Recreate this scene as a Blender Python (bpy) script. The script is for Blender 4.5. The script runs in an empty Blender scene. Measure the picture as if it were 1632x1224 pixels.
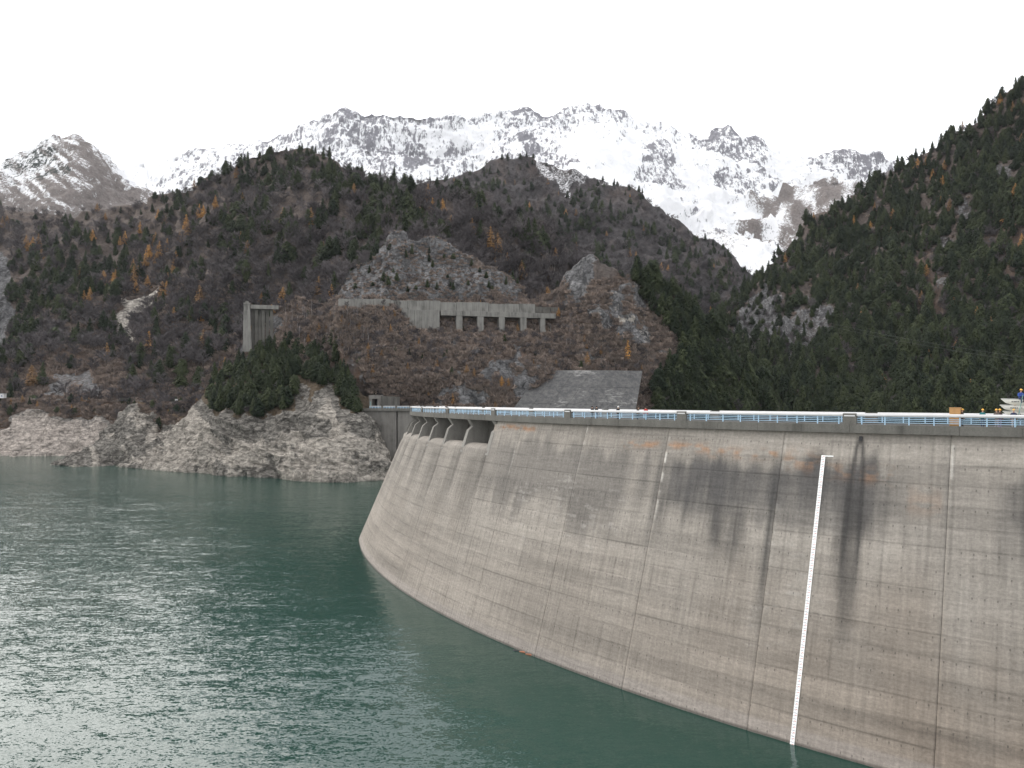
import bpy, bmesh, math
import numpy as np
from mathutils import Vector, Matrix
rng = np.random.default_rng(11)
sc = bpy.context.scene
R_ = math.radians
# ------------------------------------------------------------------ camera, sky, sun, exposure
FPX, YH, CAMZ, HW = 1250.0, 636.8, 2.69, 35.46      # focal length in photo pixels, horizon row, eye height over the crest, eye over water
WZ = CAMZ - HW                                       # water level
cam = bpy.data.objects.new('camera', bpy.data.cameras.new('camera'))
sc.collection.objects.link(cam)
cam.location = (0, 0, CAMZ); cam.rotation_euler = (R_(90), 0, 0)
cam.data.sensor_width = 36; cam.data.lens = FPX / 1632 * 36
cam.data.shift_y = (YH - 612) / 1632
cam.data.clip_start = 0.5; cam.data.clip_end = 40000
sc.camera = cam

w = bpy.data.worlds.new('World'); sc.world = w; w.use_nodes = True
wn = w.node_tree; wn.nodes.clear()
sky = wn.nodes.new('ShaderNodeTexSky'); sky.sky_type = 'NISHITA'; sky.sun_disc = False
sky.sun_elevation = R_(37); sky.sun_rotation = R_(-56)
b1 = wn.nodes.new('ShaderNodeBackground'); b1.inputs[1].default_value = 0.05
b2 = wn.nodes.new('ShaderNodeBackground'); b2.inputs[0].default_value = (1, 0.985, 0.975, 1); b2.inputs[1].default_value = 1.65
ad = wn.nodes.new('ShaderNodeAddShader'); wo = wn.nodes.new('ShaderNodeOutputWorld')
wn.links.new(sky.outputs[0], b1.inputs[0]); wn.links.new(b1.outputs[0], ad.inputs[0])
wn.links.new(b2.outputs[0], ad.inputs[1]); wn.links.new(ad.outputs[0], wo.inputs[0])

sun = bpy.data.objects.new('sun', bpy.data.lights.new('sun', 'SUN'))
sc.collection.objects.link(sun)
sun.data.energy = 2.5; sun.data.angle = R_(66); sun.data.color = (1, 0.95, 0.88)
sun.rotation_euler = Vector((0.66, -0.45, -0.60)).to_track_quat('-Z', 'Y').to_euler()
sc.view_settings.view_transform = 'Standard'; sc.view_settings.look = 'None'
sc.view_settings.exposure = 0; sc.view_settings.gamma = 1; sc.view_settings.use_curve_mapping = False
sc.render.engine = 'CYCLES'
sc.cycles.use_denoising = True
sc.cycles.max_bounces = 6; sc.cycles.diffuse_bounces = 2; sc.cycles.glossy_bounces = 3

# ------------------------------------------------------------------ helpers
def P(px, y, d):
    return np.array([(px - 816) / FPX * d, d, CAMZ - (y - YH) / FPX * d])
def _hash(ix, iy, iz):
    h = (ix * 374761393 + iy * 668265263 + iz * 2147483647 + 1274126177) & 0xffffffff
    h = ((h ^ (h >> 13)) * 1274126177) & 0xffffffff
    h = ((h ^ (h >> 15)) * 2246822519) & 0xffffffff
    return ((h ^ (h >> 16)) & 0xffffff) / float(0xffffff)
def vnoise(x, y, z):
    x, y, z = np.broadcast_arrays(x, y, z)
    fx, fy, fz = np.floor(x), np.floor(y), np.floor(z)
    ix, iy, iz = fx.astype(np.int64), fy.astype(np.int64), fz.astype(np.int64)
    u, v, t = x - fx, y - fy, z - fz
    u, v, t = (a * a * a * (a * (a * 6 - 15) + 10) for a in (u, v, t))
    r = 0
    for dx in (0, 1):
        for dy in (0, 1):
            for dz in (0, 1):
                wgt = (u if dx else 1 - u) * (v if dy else 1 - v) * (t if dz else 1 - t)
                r = r + wgt * _hash(ix + dx, iy + dy, iz + dz)
    return r * 2 - 1
def fbm(x, y, z, oct=5, lac=2.03, gain=0.5):
    a, r = 1.0, 0.0
    for i in range(oct):
        r = r + a * vnoise(x, y, z + 17.3 * i); x, y, z = x * lac, y * lac, z * lac; a *= gain
    return r
def ridged(x, y, z, oct=5, lac=2.07, gain=0.5):
    a, r = 1.0, 0.0
    for i in range(oct):
        r = r + a * (1 - 2 * np.abs(vnoise(x, y, z + 9.7 * i))); x, y, z = x * lac, y * lac, z * lac; a *= gain
    return r
def sstep(a, b, x):
    t = np.clip((x - a) / (b - a), 0, 1); return t * t * (3 - 2 * t)
def inpoly(px, y, poly):
    inside = np.zeros(px.shape, bool); n = len(poly)
    for i in range(n):
        x1, y1 = poly[i]; x2, y2 = poly[(i + 1) % n]
        c = ((y1 > y) != (y2 > y)) & (px < (x2 - x1) * (y - y1) / (y2 - y1 + 1e-9) + x1)
        inside ^= c
    return inside
def tag(o, label=None, cat=None, group=None, kind=None):
    if label: o['label'] = label
    if cat: o['category'] = cat
    if group: o['group'] = group
    if kind: o['kind'] = kind
    return o
def link(name, me, mat=None, parent=None):
    o = bpy.data.objects.new(name, me); sc.collection.objects.link(o)
    if mat is not None:
        for m in (mat if isinstance(mat, (list, tuple)) else [mat]): me.materials.append(m)
    if parent is not None: o.parent = parent
    return o
def empty(name, loc=(0, 0, 0), rz=0):
    o = bpy.data.objects.new(name, None); sc.collection.objects.link(o)
    o.location = loc; o.rotation_euler = (0, 0, rz); o.empty_display_size = 0.5
    return o
def mesh_np(name, V, F, smooth=False):
    me = bpy.data.meshes.new(name); V = np.asarray(V, np.float32); F = np.asarray(F, np.int32)
    k = F.shape[1]
    me.vertices.add(len(V)); me.vertices.foreach_set('co', V.ravel())
    me.loops.add(F.size); me.loops.foreach_set('vertex_index', F.ravel())
    me.polygons.add(len(F)); me.polygons.foreach_set('loop_start', np.arange(0, F.size, k, dtype=np.int32))
    me.update(calc_edges=True)
    if smooth: me.polygons.foreach_set('use_smooth', np.ones(len(F), bool))
    return me
def grid_faces(nr, nc):
    i = np.arange(nr - 1)[:, None] * nc + np.arange(nc - 1)[None]
    return np.stack([i, i + 1, i + nc + 1, i + nc], -1).reshape(-1, 4)
def set_col(me, name, C):
    C = np.asarray(C, np.float32)
    if C.shape[1] == 3: C = np.hstack([C, np.ones((len(C), 1), np.float32)])
    a = me.color_attributes.new(name, 'FLOAT_COLOR', 'POINT'); a.data.foreach_set('color', C.ravel())
class MB:                                    # small mesh collector
    def __init__(s): s.v = []; s.f = []
    def add(s, V, F):
        n = len(s.v); s.v += [tuple(map(float, p)) for p in V]; s.f += [tuple(i + n for i in f) for f in F]; return s
    def box(s, c, d, M=None):
        x, y, z = d[0] / 2, d[1] / 2, d[2] / 2
        V = [Vector((a * x, b * y, e * z)) for a in (-1, 1) for b in (-1, 1) for e in (-1, 1)]
        V = [(M @ v if M else v) + Vector(c) for v in V]
        return s.add(V, [(0, 1, 3, 2), (4, 6, 7, 5), (0, 4, 5, 1), (2, 3, 7, 6), (0, 2, 6, 4), (1, 5, 7, 3)])
    def hexa(s, V):                          # 4 bottom, 4 top
        return s.add(V, [(3, 2, 1, 0), (4, 5, 6, 7), (0, 1, 5, 4), (1, 2, 6, 5), (2, 3, 7, 6), (3, 0, 4, 7)])
    def tube(s, pts, r, n=6):
        pts = [Vector(p) for p in pts]; rs = r if isinstance(r, (list, tuple)) else [r] * len(pts); rings = []
        for i, p in enumerate(pts):
            t = (pts[min(i + 1, len(pts) - 1)] - pts[max(i - 1, 0)]).normalized()
            a = t.cross(Vector((0, 0, 1)));  a = a.normalized() if a.length > 1e-3 else Vector((1, 0, 0)); b = t.cross(a)
            rings.append([p + (a * math.cos(2 * math.pi * k / n) + b * math.sin(2 * math.pi * k / n)) * rs[i] for k in range(n)])
        V = sum(rings, []); F = []
        for i in range(len(pts) - 1):
            for k in range(n): F.append((i * n + k, i * n + (k + 1) % n, (i + 1) * n + (k + 1) % n, (i + 1) * n + k))
        F.append(tuple(range(n - 1, -1, -1))); F.append(tuple((len(pts) - 1) * n + k for k in range(n)))
        return s.add(V, F)
    def mesh(s, name, smooth=False):
        me = bpy.data.meshes.new(name); me.from_pydata(s.v, [], s.f); me.update()
        if smooth: me.polygons.foreach_set('use_smooth', [True] * len(me.polygons))
        return me
    def build(s, name, mat, parent=None, smooth=False, bevel=0):
        o = link(name, s.mesh(name, smooth), mat, parent)
        if bevel:
            m = o.modifiers.new('bevel', 'BEVEL'); m.width = bevel; m.segments = 2; m.limit_method = 'ANGLE'
        return o

# ------------------------------------------------------------------ materials
class NT:
    def __init__(s, name):
        s.m = bpy.data.materials.new(name); s.m.use_nodes = True; s.t = s.m.node_tree
        s.b = s.t.nodes['Principled BSDF']
        s.b.inputs['Specular IOR Level'].default_value = 0.2; s.b.inputs['Roughness'].default_value = 0.9
    def n(s, typ, **kw):
        nd = s.t.nodes.new('ShaderNode' + typ)
        for k, v in kw.items():
            if k.startswith('_'): nd.inputs[k[1:]].default_value = v
            else: setattr(nd, k, v)
        return nd
    def l(s, a, b): s.t.links.new(a, b)
    def math(s, op, a, b=None, c=None, clamp=False):
        nd = s.n('Math', operation=op); nd.use_clamp = clamp
        for i, q in enumerate((a, b, c)):
            if q is None: continue
            if isinstance(q, (int, float)): nd.inputs[i].default_value = q
            else: s.l(q, nd.inputs[i])
        return nd.outputs[0]
    def mix(s, f, a, b, mode='MIX'):
        nd = s.n('Mix', data_type='RGBA', blend_type=mode)
        for q, i in ((f, 0), (a, 6), (b, 7)):
            if isinstance(q, (int, float)): nd.inputs[i].default_value = q
            elif isinstance(q, tuple): nd.inputs[i].default_value = (*q, 1)
            else: s.l(q, nd.inputs[i])
        return nd.outputs[2]
    def pos(s, scale=(1, 1, 1), rot=(0, 0, 0), src='pos'):
        if src == 'obj': v = s.n('TexCoord').outputs['Object']
        else: v = s.n('NewGeometry').outputs['Position']
        mp = s.n('Mapping'); mp.inputs['Scale'].default_value = scale; mp.inputs['Rotation'].default_value = rot
        s.l(v, mp.inputs[0]); return mp.outputs[0]
    def noise(s, vec, scale, detail=5, rough=0.55, dist=0):
        nd = s.n('TexNoise'); nd.inputs['Scale'].default_value = scale; nd.inputs['Detail'].default_value = detail
        nd.inputs['Roughness'].default_value = rough; nd.inputs['Distortion'].default_value = dist
        if vec is not None: s.l(vec, nd.inputs['Vector'])
        return nd.outputs[0]
    def ramp(s, f, stops):
        r = s.n('ValToRGB'); e = r.color_ramp.elements
        for i, (p, c) in enumerate(stops):
            el = e[i] if i < 2 else e.new(p); el.position = p
            el.color = (c, c, c, 1) if isinstance(c, (int, float)) else (*c, 1)
        s.l(f, r.inputs[0]); return r.outputs[0]
    def attr(s, name, out=0): return s.n('Attribute', attribute_name=name).outputs[out]
    def bump(s, h, strength=0.5, dist=0.1):
        b = s.n('Bump'); b.inputs['Strength'].default_value = strength; b.inputs['Distance'].default_value = dist
        s.l(h, b.inputs['Height']); s.l(b.outputs[0], s.b.inputs['Normal'])
    def col(s, c): s.l(c, s.b.inputs['Base Color'])
def plain(name, c, rough=0.7, var=0.25, scale=1.5, metal=0, src='obj', spec=0.3):
    t = NT(name); t.b.inputs['Roughness'].default_value = rough; t.b.inputs['Metallic'].default_value = metal
    t.b.inputs['Specular IOR Level'].default_value = spec
    n = t.noise(t.pos(src=src), scale, 6, 0.65)
    f = t.ramp(n, [(0.3, 1 - var), (0.7, 1 + var)])
    t.col(t.mix(1.0, c, f, 'MULTIPLY')); return t.m
def concrete(name, c, dark=0.45, streak=1.0, bumpd=0.03):
    c = tuple(0.85 * q for q in c)
    t = NT(name)
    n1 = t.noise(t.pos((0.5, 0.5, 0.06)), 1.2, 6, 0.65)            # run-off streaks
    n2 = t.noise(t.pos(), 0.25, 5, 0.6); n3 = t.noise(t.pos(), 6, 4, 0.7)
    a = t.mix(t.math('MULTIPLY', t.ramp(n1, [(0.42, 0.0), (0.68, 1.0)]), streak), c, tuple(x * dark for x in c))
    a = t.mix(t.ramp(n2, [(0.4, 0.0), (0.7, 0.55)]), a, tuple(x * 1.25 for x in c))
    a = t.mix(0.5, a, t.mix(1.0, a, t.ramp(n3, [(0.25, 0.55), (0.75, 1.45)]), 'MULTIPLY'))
    t.col(a); t.bump(n3, 0.5, bumpd); return t.m

M = {}
def m_dam():
    t = NT('dam_concrete'); c = t.attr('Col'); uv = t.attr('flow', 1)
    sx = t.n('SeparateXYZ'); t.l(uv, sx.inputs[0]); s, z = sx.outputs[0], sx.outputs[1]
    mp = t.n('Mapping'); mp.inputs['Scale'].default_value = (0.35, 2.6, 1); t.l(uv, mp.inputs[0])
    board = t.noise(mp.outputs[0], 1.0, 6, 0.6)                    # board marks along the lift
    mp2 = t.n('Mapping'); mp2.inputs['Scale'].default_value = (2.2, 0.12, 1); t.l(uv, mp2.inputs[0])
    drip = t.noise(mp2.outputs[0], 1.0, 6, 0.65)
    fine = t.noise(uv, 3.5, 5, 0.7)
    k = t.mix(1, t.ramp(board, [(0.3, 0.86), (0.7, 1.13)]), t.ramp(drip, [(0.3, 0.84), (0.7, 1.14)]), 'MULTIPLY')
    k = t.mix(1, k, t.ramp(fine, [(0.25, 0.74), (0.75, 1.22)]), 'MULTIPLY')
    a = t.mix(1, c, k, 'MULTIPLY')
    # tie holes and short weeps below the lift joints
    fs = t.math('ABSOLUTE', t.math('SUBTRACT', t.math('FRACT', t.math('DIVIDE', s, 1.03)), 0.5))
    fz = t.math('FRACT', t.math('DIVIDE', z, -2.0))
    gate = t.math('GREATER_THAN', t.noise(uv, 0.35, 3, 0.6), 0.47)
    hole = t.math('MULTIPLY', t.math('LESS_THAN', fs, 0.06), t.math('LESS_THAN', t.math('ABSOLUTE', t.math('SUBTRACT', fz, 0.14)), 0.05))
    weep = t.math('MULTIPLY', t.math('LESS_THAN', fs, 0.05), t.math('MULTIPLY', t.math('GREATER_THAN', fz, 0.12), t.math('LESS_THAN', fz, 0.36)))
    weep = t.math('MULTIPLY', weep, t.attr('weep', 2))
    h = t.math('MULTIPLY', t.math('MAXIMUM', t.math('MULTIPLY', hole, 0.5), t.math('MULTIPLY', weep, 0.5)), gate)
    a = t.mix(h, a, (0.035, 0.033, 0.03))
    t.col(a); t.bump(t.math('ADD', fine, board), 0.5, 0.05); t.b.inputs['Roughness'].default_value = 0.88
    return t.m
def m_terrain(name, soil, soil2, rock, rock2, pale, strat=(0.12, 0.12, 0.5), rot=(0, 0, 0), sc_=1.0, bump=0.9):
    """zone attribute: R bare rock, G pale (drawdown) rock or snow, B rusty scrub."""
    t = NT(name); sp = t.n('SeparateColor'); t.l(t.attr('zone'), sp.inputs[0]); r, g, b = sp.outputs
    p = t.pos((sc_, sc_, sc_)); n1 = t.noise(p, 0.06, 8, 0.65); n2 = t.noise(p, 0.5, 6, 0.7)
    st = t.noise(t.pos(tuple(q * sc_ for q in strat), rot), 1.0, 8, 0.72, 1.5)
    a = t.mix(t.ramp(n1, [(0.35, 0.0), (0.65, 1.0)]), soil, soil2)
    a = t.mix(1, a, t.ramp(n2, [(0.3, 0.5), (0.7, 1.5)]), 'MULTIPLY')
    a = t.mix(t.math('MULTIPLY', b, t.ramp(n2, [(0.3, 0.3), (0.6, 1.0)])), a, (0.125, 0.078, 0.052))
    rk = t.mix(t.ramp(st, [(0.36, 0.0), (0.62, 1.0)]), rock, rock2)
    vo = t.n('TexVoronoi', feature='DISTANCE_TO_EDGE'); vo.inputs['Scale'].default_value = 0.22
    wp_ = t.n('VectorMath', operation='ADD'); ns_ = t.n('TexNoise'); ns_.inputs['Scale'].default_value = 0.3; ns_.inputs['Detail'].default_value = 5; t.l(p, ns_.inputs['Vector'])
    sc3 = t.n('VectorMath', operation='SCALE'); sc3.inputs['Scale'].default_value = 5.0; t.l(ns_.outputs[1], sc3.inputs[0]); t.l(t.pos(tuple(q * sc_ for q in (0.8, 0.8, 1.6)), rot), wp_.inputs[0]); t.l(sc3.outputs[0], wp_.inputs[1]); t.l(wp_.outputs[0], vo.inputs['Vector'])
    crk = t.ramp(vo.outputs[0], [(0.0, 0.42), (0.09, 1.0)])
    rk = t.mix(1, rk, t.ramp(n2, [(0.3, 0.5), (0.7, 1.5)]), 'MULTIPLY'); rk = t.mix(1, rk, crk, 'MULTIPLY')
    pl = t.mix(1, t.mix(t.ramp(st, [(0.34, 0.0), (0.6, 1.0)]), tuple(q * 0.36 for q in pale), pale), t.ramp(n2, [(0.3, 0.6), (0.7, 1.35)]), 'MULTIPLY'); pl = t.mix(1, pl, t.mix(0.75, (1.0, 1.0, 1.0), crk), 'MULTIPLY')
    pl = t.mix(1, pl, t.ramp(t.noise(t.pos((0.015, 0.015, 0.8)), 1.0, 4, 0.7), [(0.35, 0.80), (0.65, 1.14)]), 'MULTIPLY')      # old water levels
    rm = t.ramp(t.math('ADD', t.math('MULTIPLY', r, 1.0), t.math('MULTIPLY', t.math('SUBTRACT', n2, 0.5), 1.1)), [(0.42, 0.0), (0.56, 1.0)])
    gm = t.ramp(t.math('ADD', g, t.math('MULTIPLY', t.math('SUBTRACT', n2, 0.5), 0.9)), [(0.40, 0.0), (0.58, 1.0)])
    a = t.mix(rm, a, rk); a = t.mix(gm, a, pl); t.col(a)
    t.bump(t.math('ADD', t.math('MULTIPLY', st, 2.0), n2), bump, 0.9 / sc_)
    t.b.inputs['Roughness'].default_value = 0.95; t.b.inputs['Specular IOR Level'].default_value = 0.1
    return t.m
def m_snow(name):
    """zone: R rock likelihood, G brown heath likelihood, B dark dwarf pine."""
    t = NT(name); sp = t.n('SeparateColor'); t.l(t.attr('zone'), sp.inputs[0]); r, g, b = sp.outputs
    n1 = t.noise(t.pos((1, 1, 1)), 0.012, 10, 0.72, 0.6); n2 = t.noise(t.pos((1, .3, .38), (0, .5, 0)), 0.05, 10, 0.8)
    n3 = t.noise(t.pos(), 0.12, 5, 0.7); n4 = t.noise(t.pos((1, .3, .38), (0, -.55, 0)), 0.06, 9, 0.8)
    s = t.math('ADD', r, t.math('ADD', t.math('MULTIPLY', t.math('SUBTRACT', n1, 0.5), 1.0), t.math('MULTIPLY', t.math('SUBTRACT', t.math('ADD', n2, n4), 1.0), 2.1)))
    rm = t.ramp(s, [(0.46, 0.0), (0.54, 1.0)])
    rock = t.mix(t.ramp(n2, [(0.35, 0.0), (0.65, 1.0)]), (0.12, 0.12, 0.138), (0.25, 0.245, 0.27))
    heath = t.mix(t.ramp(n3, [(0.35, 0.0), (0.65, 1.0)]), (0.11, 0.095, 0.085), (0.23, 0.20, 0.19))
    hm = t.ramp(t.math('ADD', g, t.math('ADD', t.math('MULTIPLY', t.math('SUBTRACT', n1, 0.5), 0.9), t.math('MULTIPLY', t.math('SUBTRACT', n3, 0.5), 1.5))), [(0.40, 0.0), (0.66, 1.0)])
    bm = t.ramp(t.math('ADD', b, t.math('ADD', t.math('MULTIPLY', t.math('SUBTRACT', n1, 0.5), 1.2), t.math('MULTIPLY', t.math('SUBTRACT', n3, 0.5), 0.6))), [(0.48, 0.0), (0.55, 1.0)])
    a = t.mix(rm, (0.86, 0.87, 0.89), rock); a = t.mix(hm, a, heath); a = t.mix(bm, a, (0.035, 0.045, 0.04))
    t.col(a); t.bump(t.math('ADD', n2, n1), 0.9, 18.0); return t.m
def m_leaf(name, c1, c2, trans=0.0):
    t = NT(name); rnd = t.n('ObjectInfo').outputs['Random']
    n = t.noise(t.pos(src='obj'), 0.9, 3, 0.7)
    f = t.math('ADD', t.math('MULTIPLY', t.math('POWER', rnd, 1.4), 0.8), t.math('MULTIPLY', t.math('SUBTRACT', n, 0.38), 1.1), clamp=True)
    t.col(t.mix(f, c1, c2)); t.b.inputs['Roughness'].default_value = 0.8; t.b.inputs['Specular IOR Level'].default_value = 0.1
    return t.m
def m_water():
    t = NT('lake_water'); g = t.n('NewGeometry').outputs['Position']
    def slope(sc3, rz, scale, det, k, dist=0.5):               # wave slopes from noise, the same near and far
        mp = t.n('Mapping'); mp.inputs['Scale'].default_value = sc3; mp.inputs['Rotation'].default_value = (0, 0, rz); t.l(g, mp.inputs[0])
        nd = t.n('TexNoise'); nd.inputs['Scale'].default_value = scale; nd.inputs['Detail'].default_value = det; nd.inputs['Roughness'].default_value = 0.55; nd.inputs['Distortion'].default_value = dist
        t.l(mp.outputs[0], nd.inputs['Vector']); c = t.n('VectorMath', operation='SUBTRACT'); t.l(nd.outputs[1], c.inputs[0]); c.inputs[1].default_value = (.5, .5, .5)
        m = t.n('VectorMath', operation='MULTIPLY'); t.l(c.outputs[0], m.inputs[0]); m.inputs[1].default_value = (k * .55, k, 0); return m.outputs[0]
    def add(a, b):
        n = t.n('VectorMath', operation='ADD'); t.l(a, n.inputs[0]); t.l(b, n.inputs[1]); return n.outputs[0]
    sl = add(slope((0.40, 1.0, 1), 0.10, 2.0, 3, 0.52), slope((0.6, 1.0, 1), -0.22, 5.2, 3, 0.64))
    sl = add(sl, slope((0.3, 1, 1), 0.2, 0.45, 2, 0.26))
    c = t.noise(t.pos((0.3, 1, 1), (0, 0, 0.2)), 0.035, 3, 0.5); gust = t.ramp(c, [(0.3, 0.72), (0.62, 1.05)])
    dv = t.n('VectorMath', operation='DISTANCE'); sv = t.n('VectorMath', operation='MULTIPLY'); t.l(g, sv.inputs[0]); sv.inputs[1].default_value = (1, 1, 0); t.l(sv.outputs[0], dv.inputs[0]); dv.inputs[1].default_value = (160.05, 227.53, 0)
    lee = t.n('MapRange', interpolation_type='SMOOTHSTEP'); t.l(dv.outputs['Value'], lee.inputs[0])
    for i, v in enumerate((194, 238, 0.36, 1.0)): lee.inputs[i + 1].default_value = v               # sheltered water along the wall
    k = t.math('MULTIPLY', gust, lee.outputs[0]); sc_ = t.n('VectorMath', operation='SCALE'); t.l(sl, sc_.inputs[0]); t.l(k, sc_.inputs['Scale'])
    up = t.n('VectorMath', operation='ADD'); t.l(sc_.outputs[0], up.inputs[0]); up.inputs[1].default_value = (0, 0, 1)
    nm = t.n('VectorMath', operation='NORMALIZE'); t.l(up.outputs[0], nm.inputs[0]); t.l(nm.outputs[0], t.b.inputs['Normal'])
    t.b.inputs['Base Color'].default_value = (0.008, 0.038, 0.029, 1)
    t.b.inputs['Roughness'].default_value = 0.13; t.b.inputs['IOR'].default_value = 1.46; t.b.inputs['Specular IOR Level'].default_value = 0.5
    return t.m
M['dam'] = m_dam(); M['water'] = m_water()
M['fascia'] = concrete('coping_concrete', (0.155, 0.15, 0.135), 0.6)
M['pier'] = concrete('pier_concrete', (0.25, 0.24, 0.22), 0.6)
M['bay'] = concrete('dark_wall_concrete', (0.12, 0.115, 0.105), 0.45)  # darker concrete for bay backs, recesses and some wall panels
M['wing'] = concrete('wing_concrete', (0.20, 0.19, 0.175), 0.6)
M['old'] = concrete('old_concrete', (0.215, 0.21, 0.195), 0.22, 0.75)
M['apron'] = concrete('apron_concrete', (0.17, 0.17, 0.17), 0.5)
M['dark'] = plain('dark_iron', (0.03, 0.03, 0.032), 0.6)
M['white'] = plain('white_aluminium', (0.55, 0.55, 0.55), 0.5, 0.06)
M['blue'] = plain('light_blue_paint', (0.34, 0.49, 0.62), 0.5, 0.1)
M['road'] = plain('asphalt', (0.06, 0.06, 0.06), 0.9, 0.2)
M['gauge'] = plain('gauge_white', (0.85, 0.85, 0.83), 0.5, 0.05)
M['mark'] = plain('gauge_mark_grey', (0.48, 0.49, 0.52), 0.6, 0.1)
M['markred'] = plain('gauge_mark_red', (0.62, 0.36, 0.35), 0.6, 0.1)
M['tan'] = plain('tan_paint', (0.42, 0.24, 0.10), 0.7, 0.15)
M['hull'] = plain('boat_white', (0.68, 0.68, 0.62), 0.5, 0.08)
M['bark'] = plain('bark', (0.07, 0.06, 0.055), 0.95, 0.3)
M['birch'] = plain('pale_bark', (0.34, 0.31, 0.29), 0.95, 0.3)
M['conifer'] = m_leaf('conifer_needles', (0.009, 0.016, 0.010), (0.046, 0.057, 0.027))
M['larch'] = m_leaf('larch_needles', (0.15, 0.098, 0.06), (0.36, 0.19, 0.06))
M['twig'] = m_leaf('grey_twigs', (0.044, 0.040, 0.042), (0.150, 0.136, 0.140))
M['brush'] = m_leaf('brown_brush', (0.11, 0.092, 0.085), (0.28, 0.222, 0.185))
M['hill'] = m_terrain('forest_floor', (0.058, 0.051, 0.048), (0.11, 0.093, 0.084), (0.045, 0.045, 0.047), (0.165, 0.163, 0.165), (0.40, 0.37, 0.33), (0.10, 0.10, 0.05), (0.5, 0.4, 0.3))
M['head'] = m_terrain('headland_rock', (0.055, 0.047, 0.034), (0.09, 0.07, 0.05), (0.045, 0.042, 0.038), (0.19, 0.178, 0.16), (0.325, 0.298, 0.262), (0.16, 0.16, 0.42), (0.35, 0.35, 0.2), bump=0.42)
M['shore'] = m_terrain('shore_rock', (0.060, 0.044, 0.034), (0.085, 0.06, 0.045), (0.10, 0.095, 0.09), (0.24, 0.22, 0.20), (0.37, 0.33, 0.295), (0.14, 0.14, 0.3), (0.3, 0.6, 0.2), bump=0.5)
M['snow'] = m_snow('snowy_rock')

# ------------------------------------------------------------------ terrain
def hill(name, ctrl, px0, px1, du, nv, mat, low=(0, 100.), mid=(0, 30.), fine=(0, 8.), back=((60, 25), (250, 160)), zone=None, rough=None, label=None, seed=0., taper=None):
    """ctrl: {px: [(row, distance) from ridge to foot]}; each column of ground is set at its own distance, then displaced by noise."""
    ks = sorted(ctrl); K = len(ctrl[ks[0]]); px = np.arange(px0, px1 + du, du); nu = len(px)
    cy = np.array([np.interp(px, ks, [ctrl[k][i][0] for k in ks]) for i in range(K)])
    cd = np.array([np.interp(px, ks, [ctrl[k][i][1] for k in ks]) for i in range(K)])
    ker = np.exp(-0.5 * (np.arange(-6, 7) / 2.5) ** 2); ker /= ker.sum()
    sm = lambda a: np.convolve(np.pad(a, 6, mode='edge'), ker, 'valid')
    cd = np.array([sm(sm(r)) for r in cd])
    cX = (px - 816) / FPX * cd; cZ = CAMZ - (cy - YH) / FPX * cd
    t = np.linspace(0, K - 1, nv); i0 = np.minimum(t.astype(int), K - 2); f = (t - i0)[:, None]
    f = f + (np.sin(2 * np.pi * f) * -0.04)
    lerp = lambda A: A[i0] * (1 - f) + A[i0 + 1] * f
    X, Y, Z = lerp(cX), lerp(cd), lerp(cZ)
    px_t, y_t = lerp(np.repeat(px[None], K, 0)), lerp(cy)
    bx = [(X[0] * (1 + b[0] / Y[0]), Y[0] + b[0], Z[0] - b[1]) for b in back][::-1]
    nb = len(bx)
    X = np.vstack([b[0] for b in bx] + [X]); Y = np.vstack([b[1] for b in bx] + [Y]); Z = np.vstack([b[2] for b in bx] + [Z])
    px_t = np.vstack([px_t[:1]] * nb + [px_t]); y_t = np.vstack([y_t[:1]] * nb + [y_t])
    def normals(X, Y, Z):
        Pm = np.stack([X, Y, Z], -1); a = np.gradient(Pm, axis=1); b = np.gradient(Pm, axis=0)
        n = np.cross(b, a); n /= np.linalg.norm(n, axis=-1, keepdims=True) + 1e-9
        n[n[..., 2] < -0.2] *= -1; return n
    n = normals(X, Y, Z); flip = np.sign((n[..., 1] * -1 + n[..., 2]).mean()); n *= flip
    s = seed
    D = low[0] * fbm(X / low[1] + s, Y / low[1], Z / low[1], 3) + mid[0] * ridged(X / mid[1], Y / mid[1] + s, Z / mid[1], 4) + fine[0] * fbm(X / fine[1], Y / fine[1], Z / fine[1] + s, 4)
    if rough is not None: D = D + rough(px_t, y_t, X, Y, Z)
    if taper is not None: D = D * taper(px_t, y_t)
    X, Y, Z = X + n[..., 0] * D, Y + n[..., 1] * D, Z + n[..., 2] * D
    V = np.stack([X, Y, Z], -1).reshape(-1, 3)
    F = grid_faces(*X.shape)
    if flip > 0: F = F[:, ::-1]
    me = mesh_np(name, V, F, True)
    n = normals(X, Y, Z); 
    n *= np.sign((n[..., 1] * -1 + n[..., 2]).mean())
    zn = zone(px_t, y_t, X, Y, Z, n) if zone else np.zeros(X.shape + (3,))
    set_col(me, 'zone', np.clip(zn, 0, 1).reshape(-1, 3))
    o = link(name, me, mat); tag(o, label, kind='structure')
    pxp = 816 + X / Y * FPX; yp = YH - (Z - CAMZ) / Y * FPX
    return dict(X=X[nb:], Y=Y[nb:], Z=Z[nb:], px=pxp[nb:], y=yp[nb:], zone=zn[nb:], n=n[nb:], o=o)
def jit(px, y, a, f=14., s=0):
    return px + a * fbm(px / f, y / f, s + 0.0 * px, 4), y + a * fbm(px / f, y / f, s + 40 + 0.0 * px, 4)
def Z3(r, g, b): return np.stack([r, g, b], -1)

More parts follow.
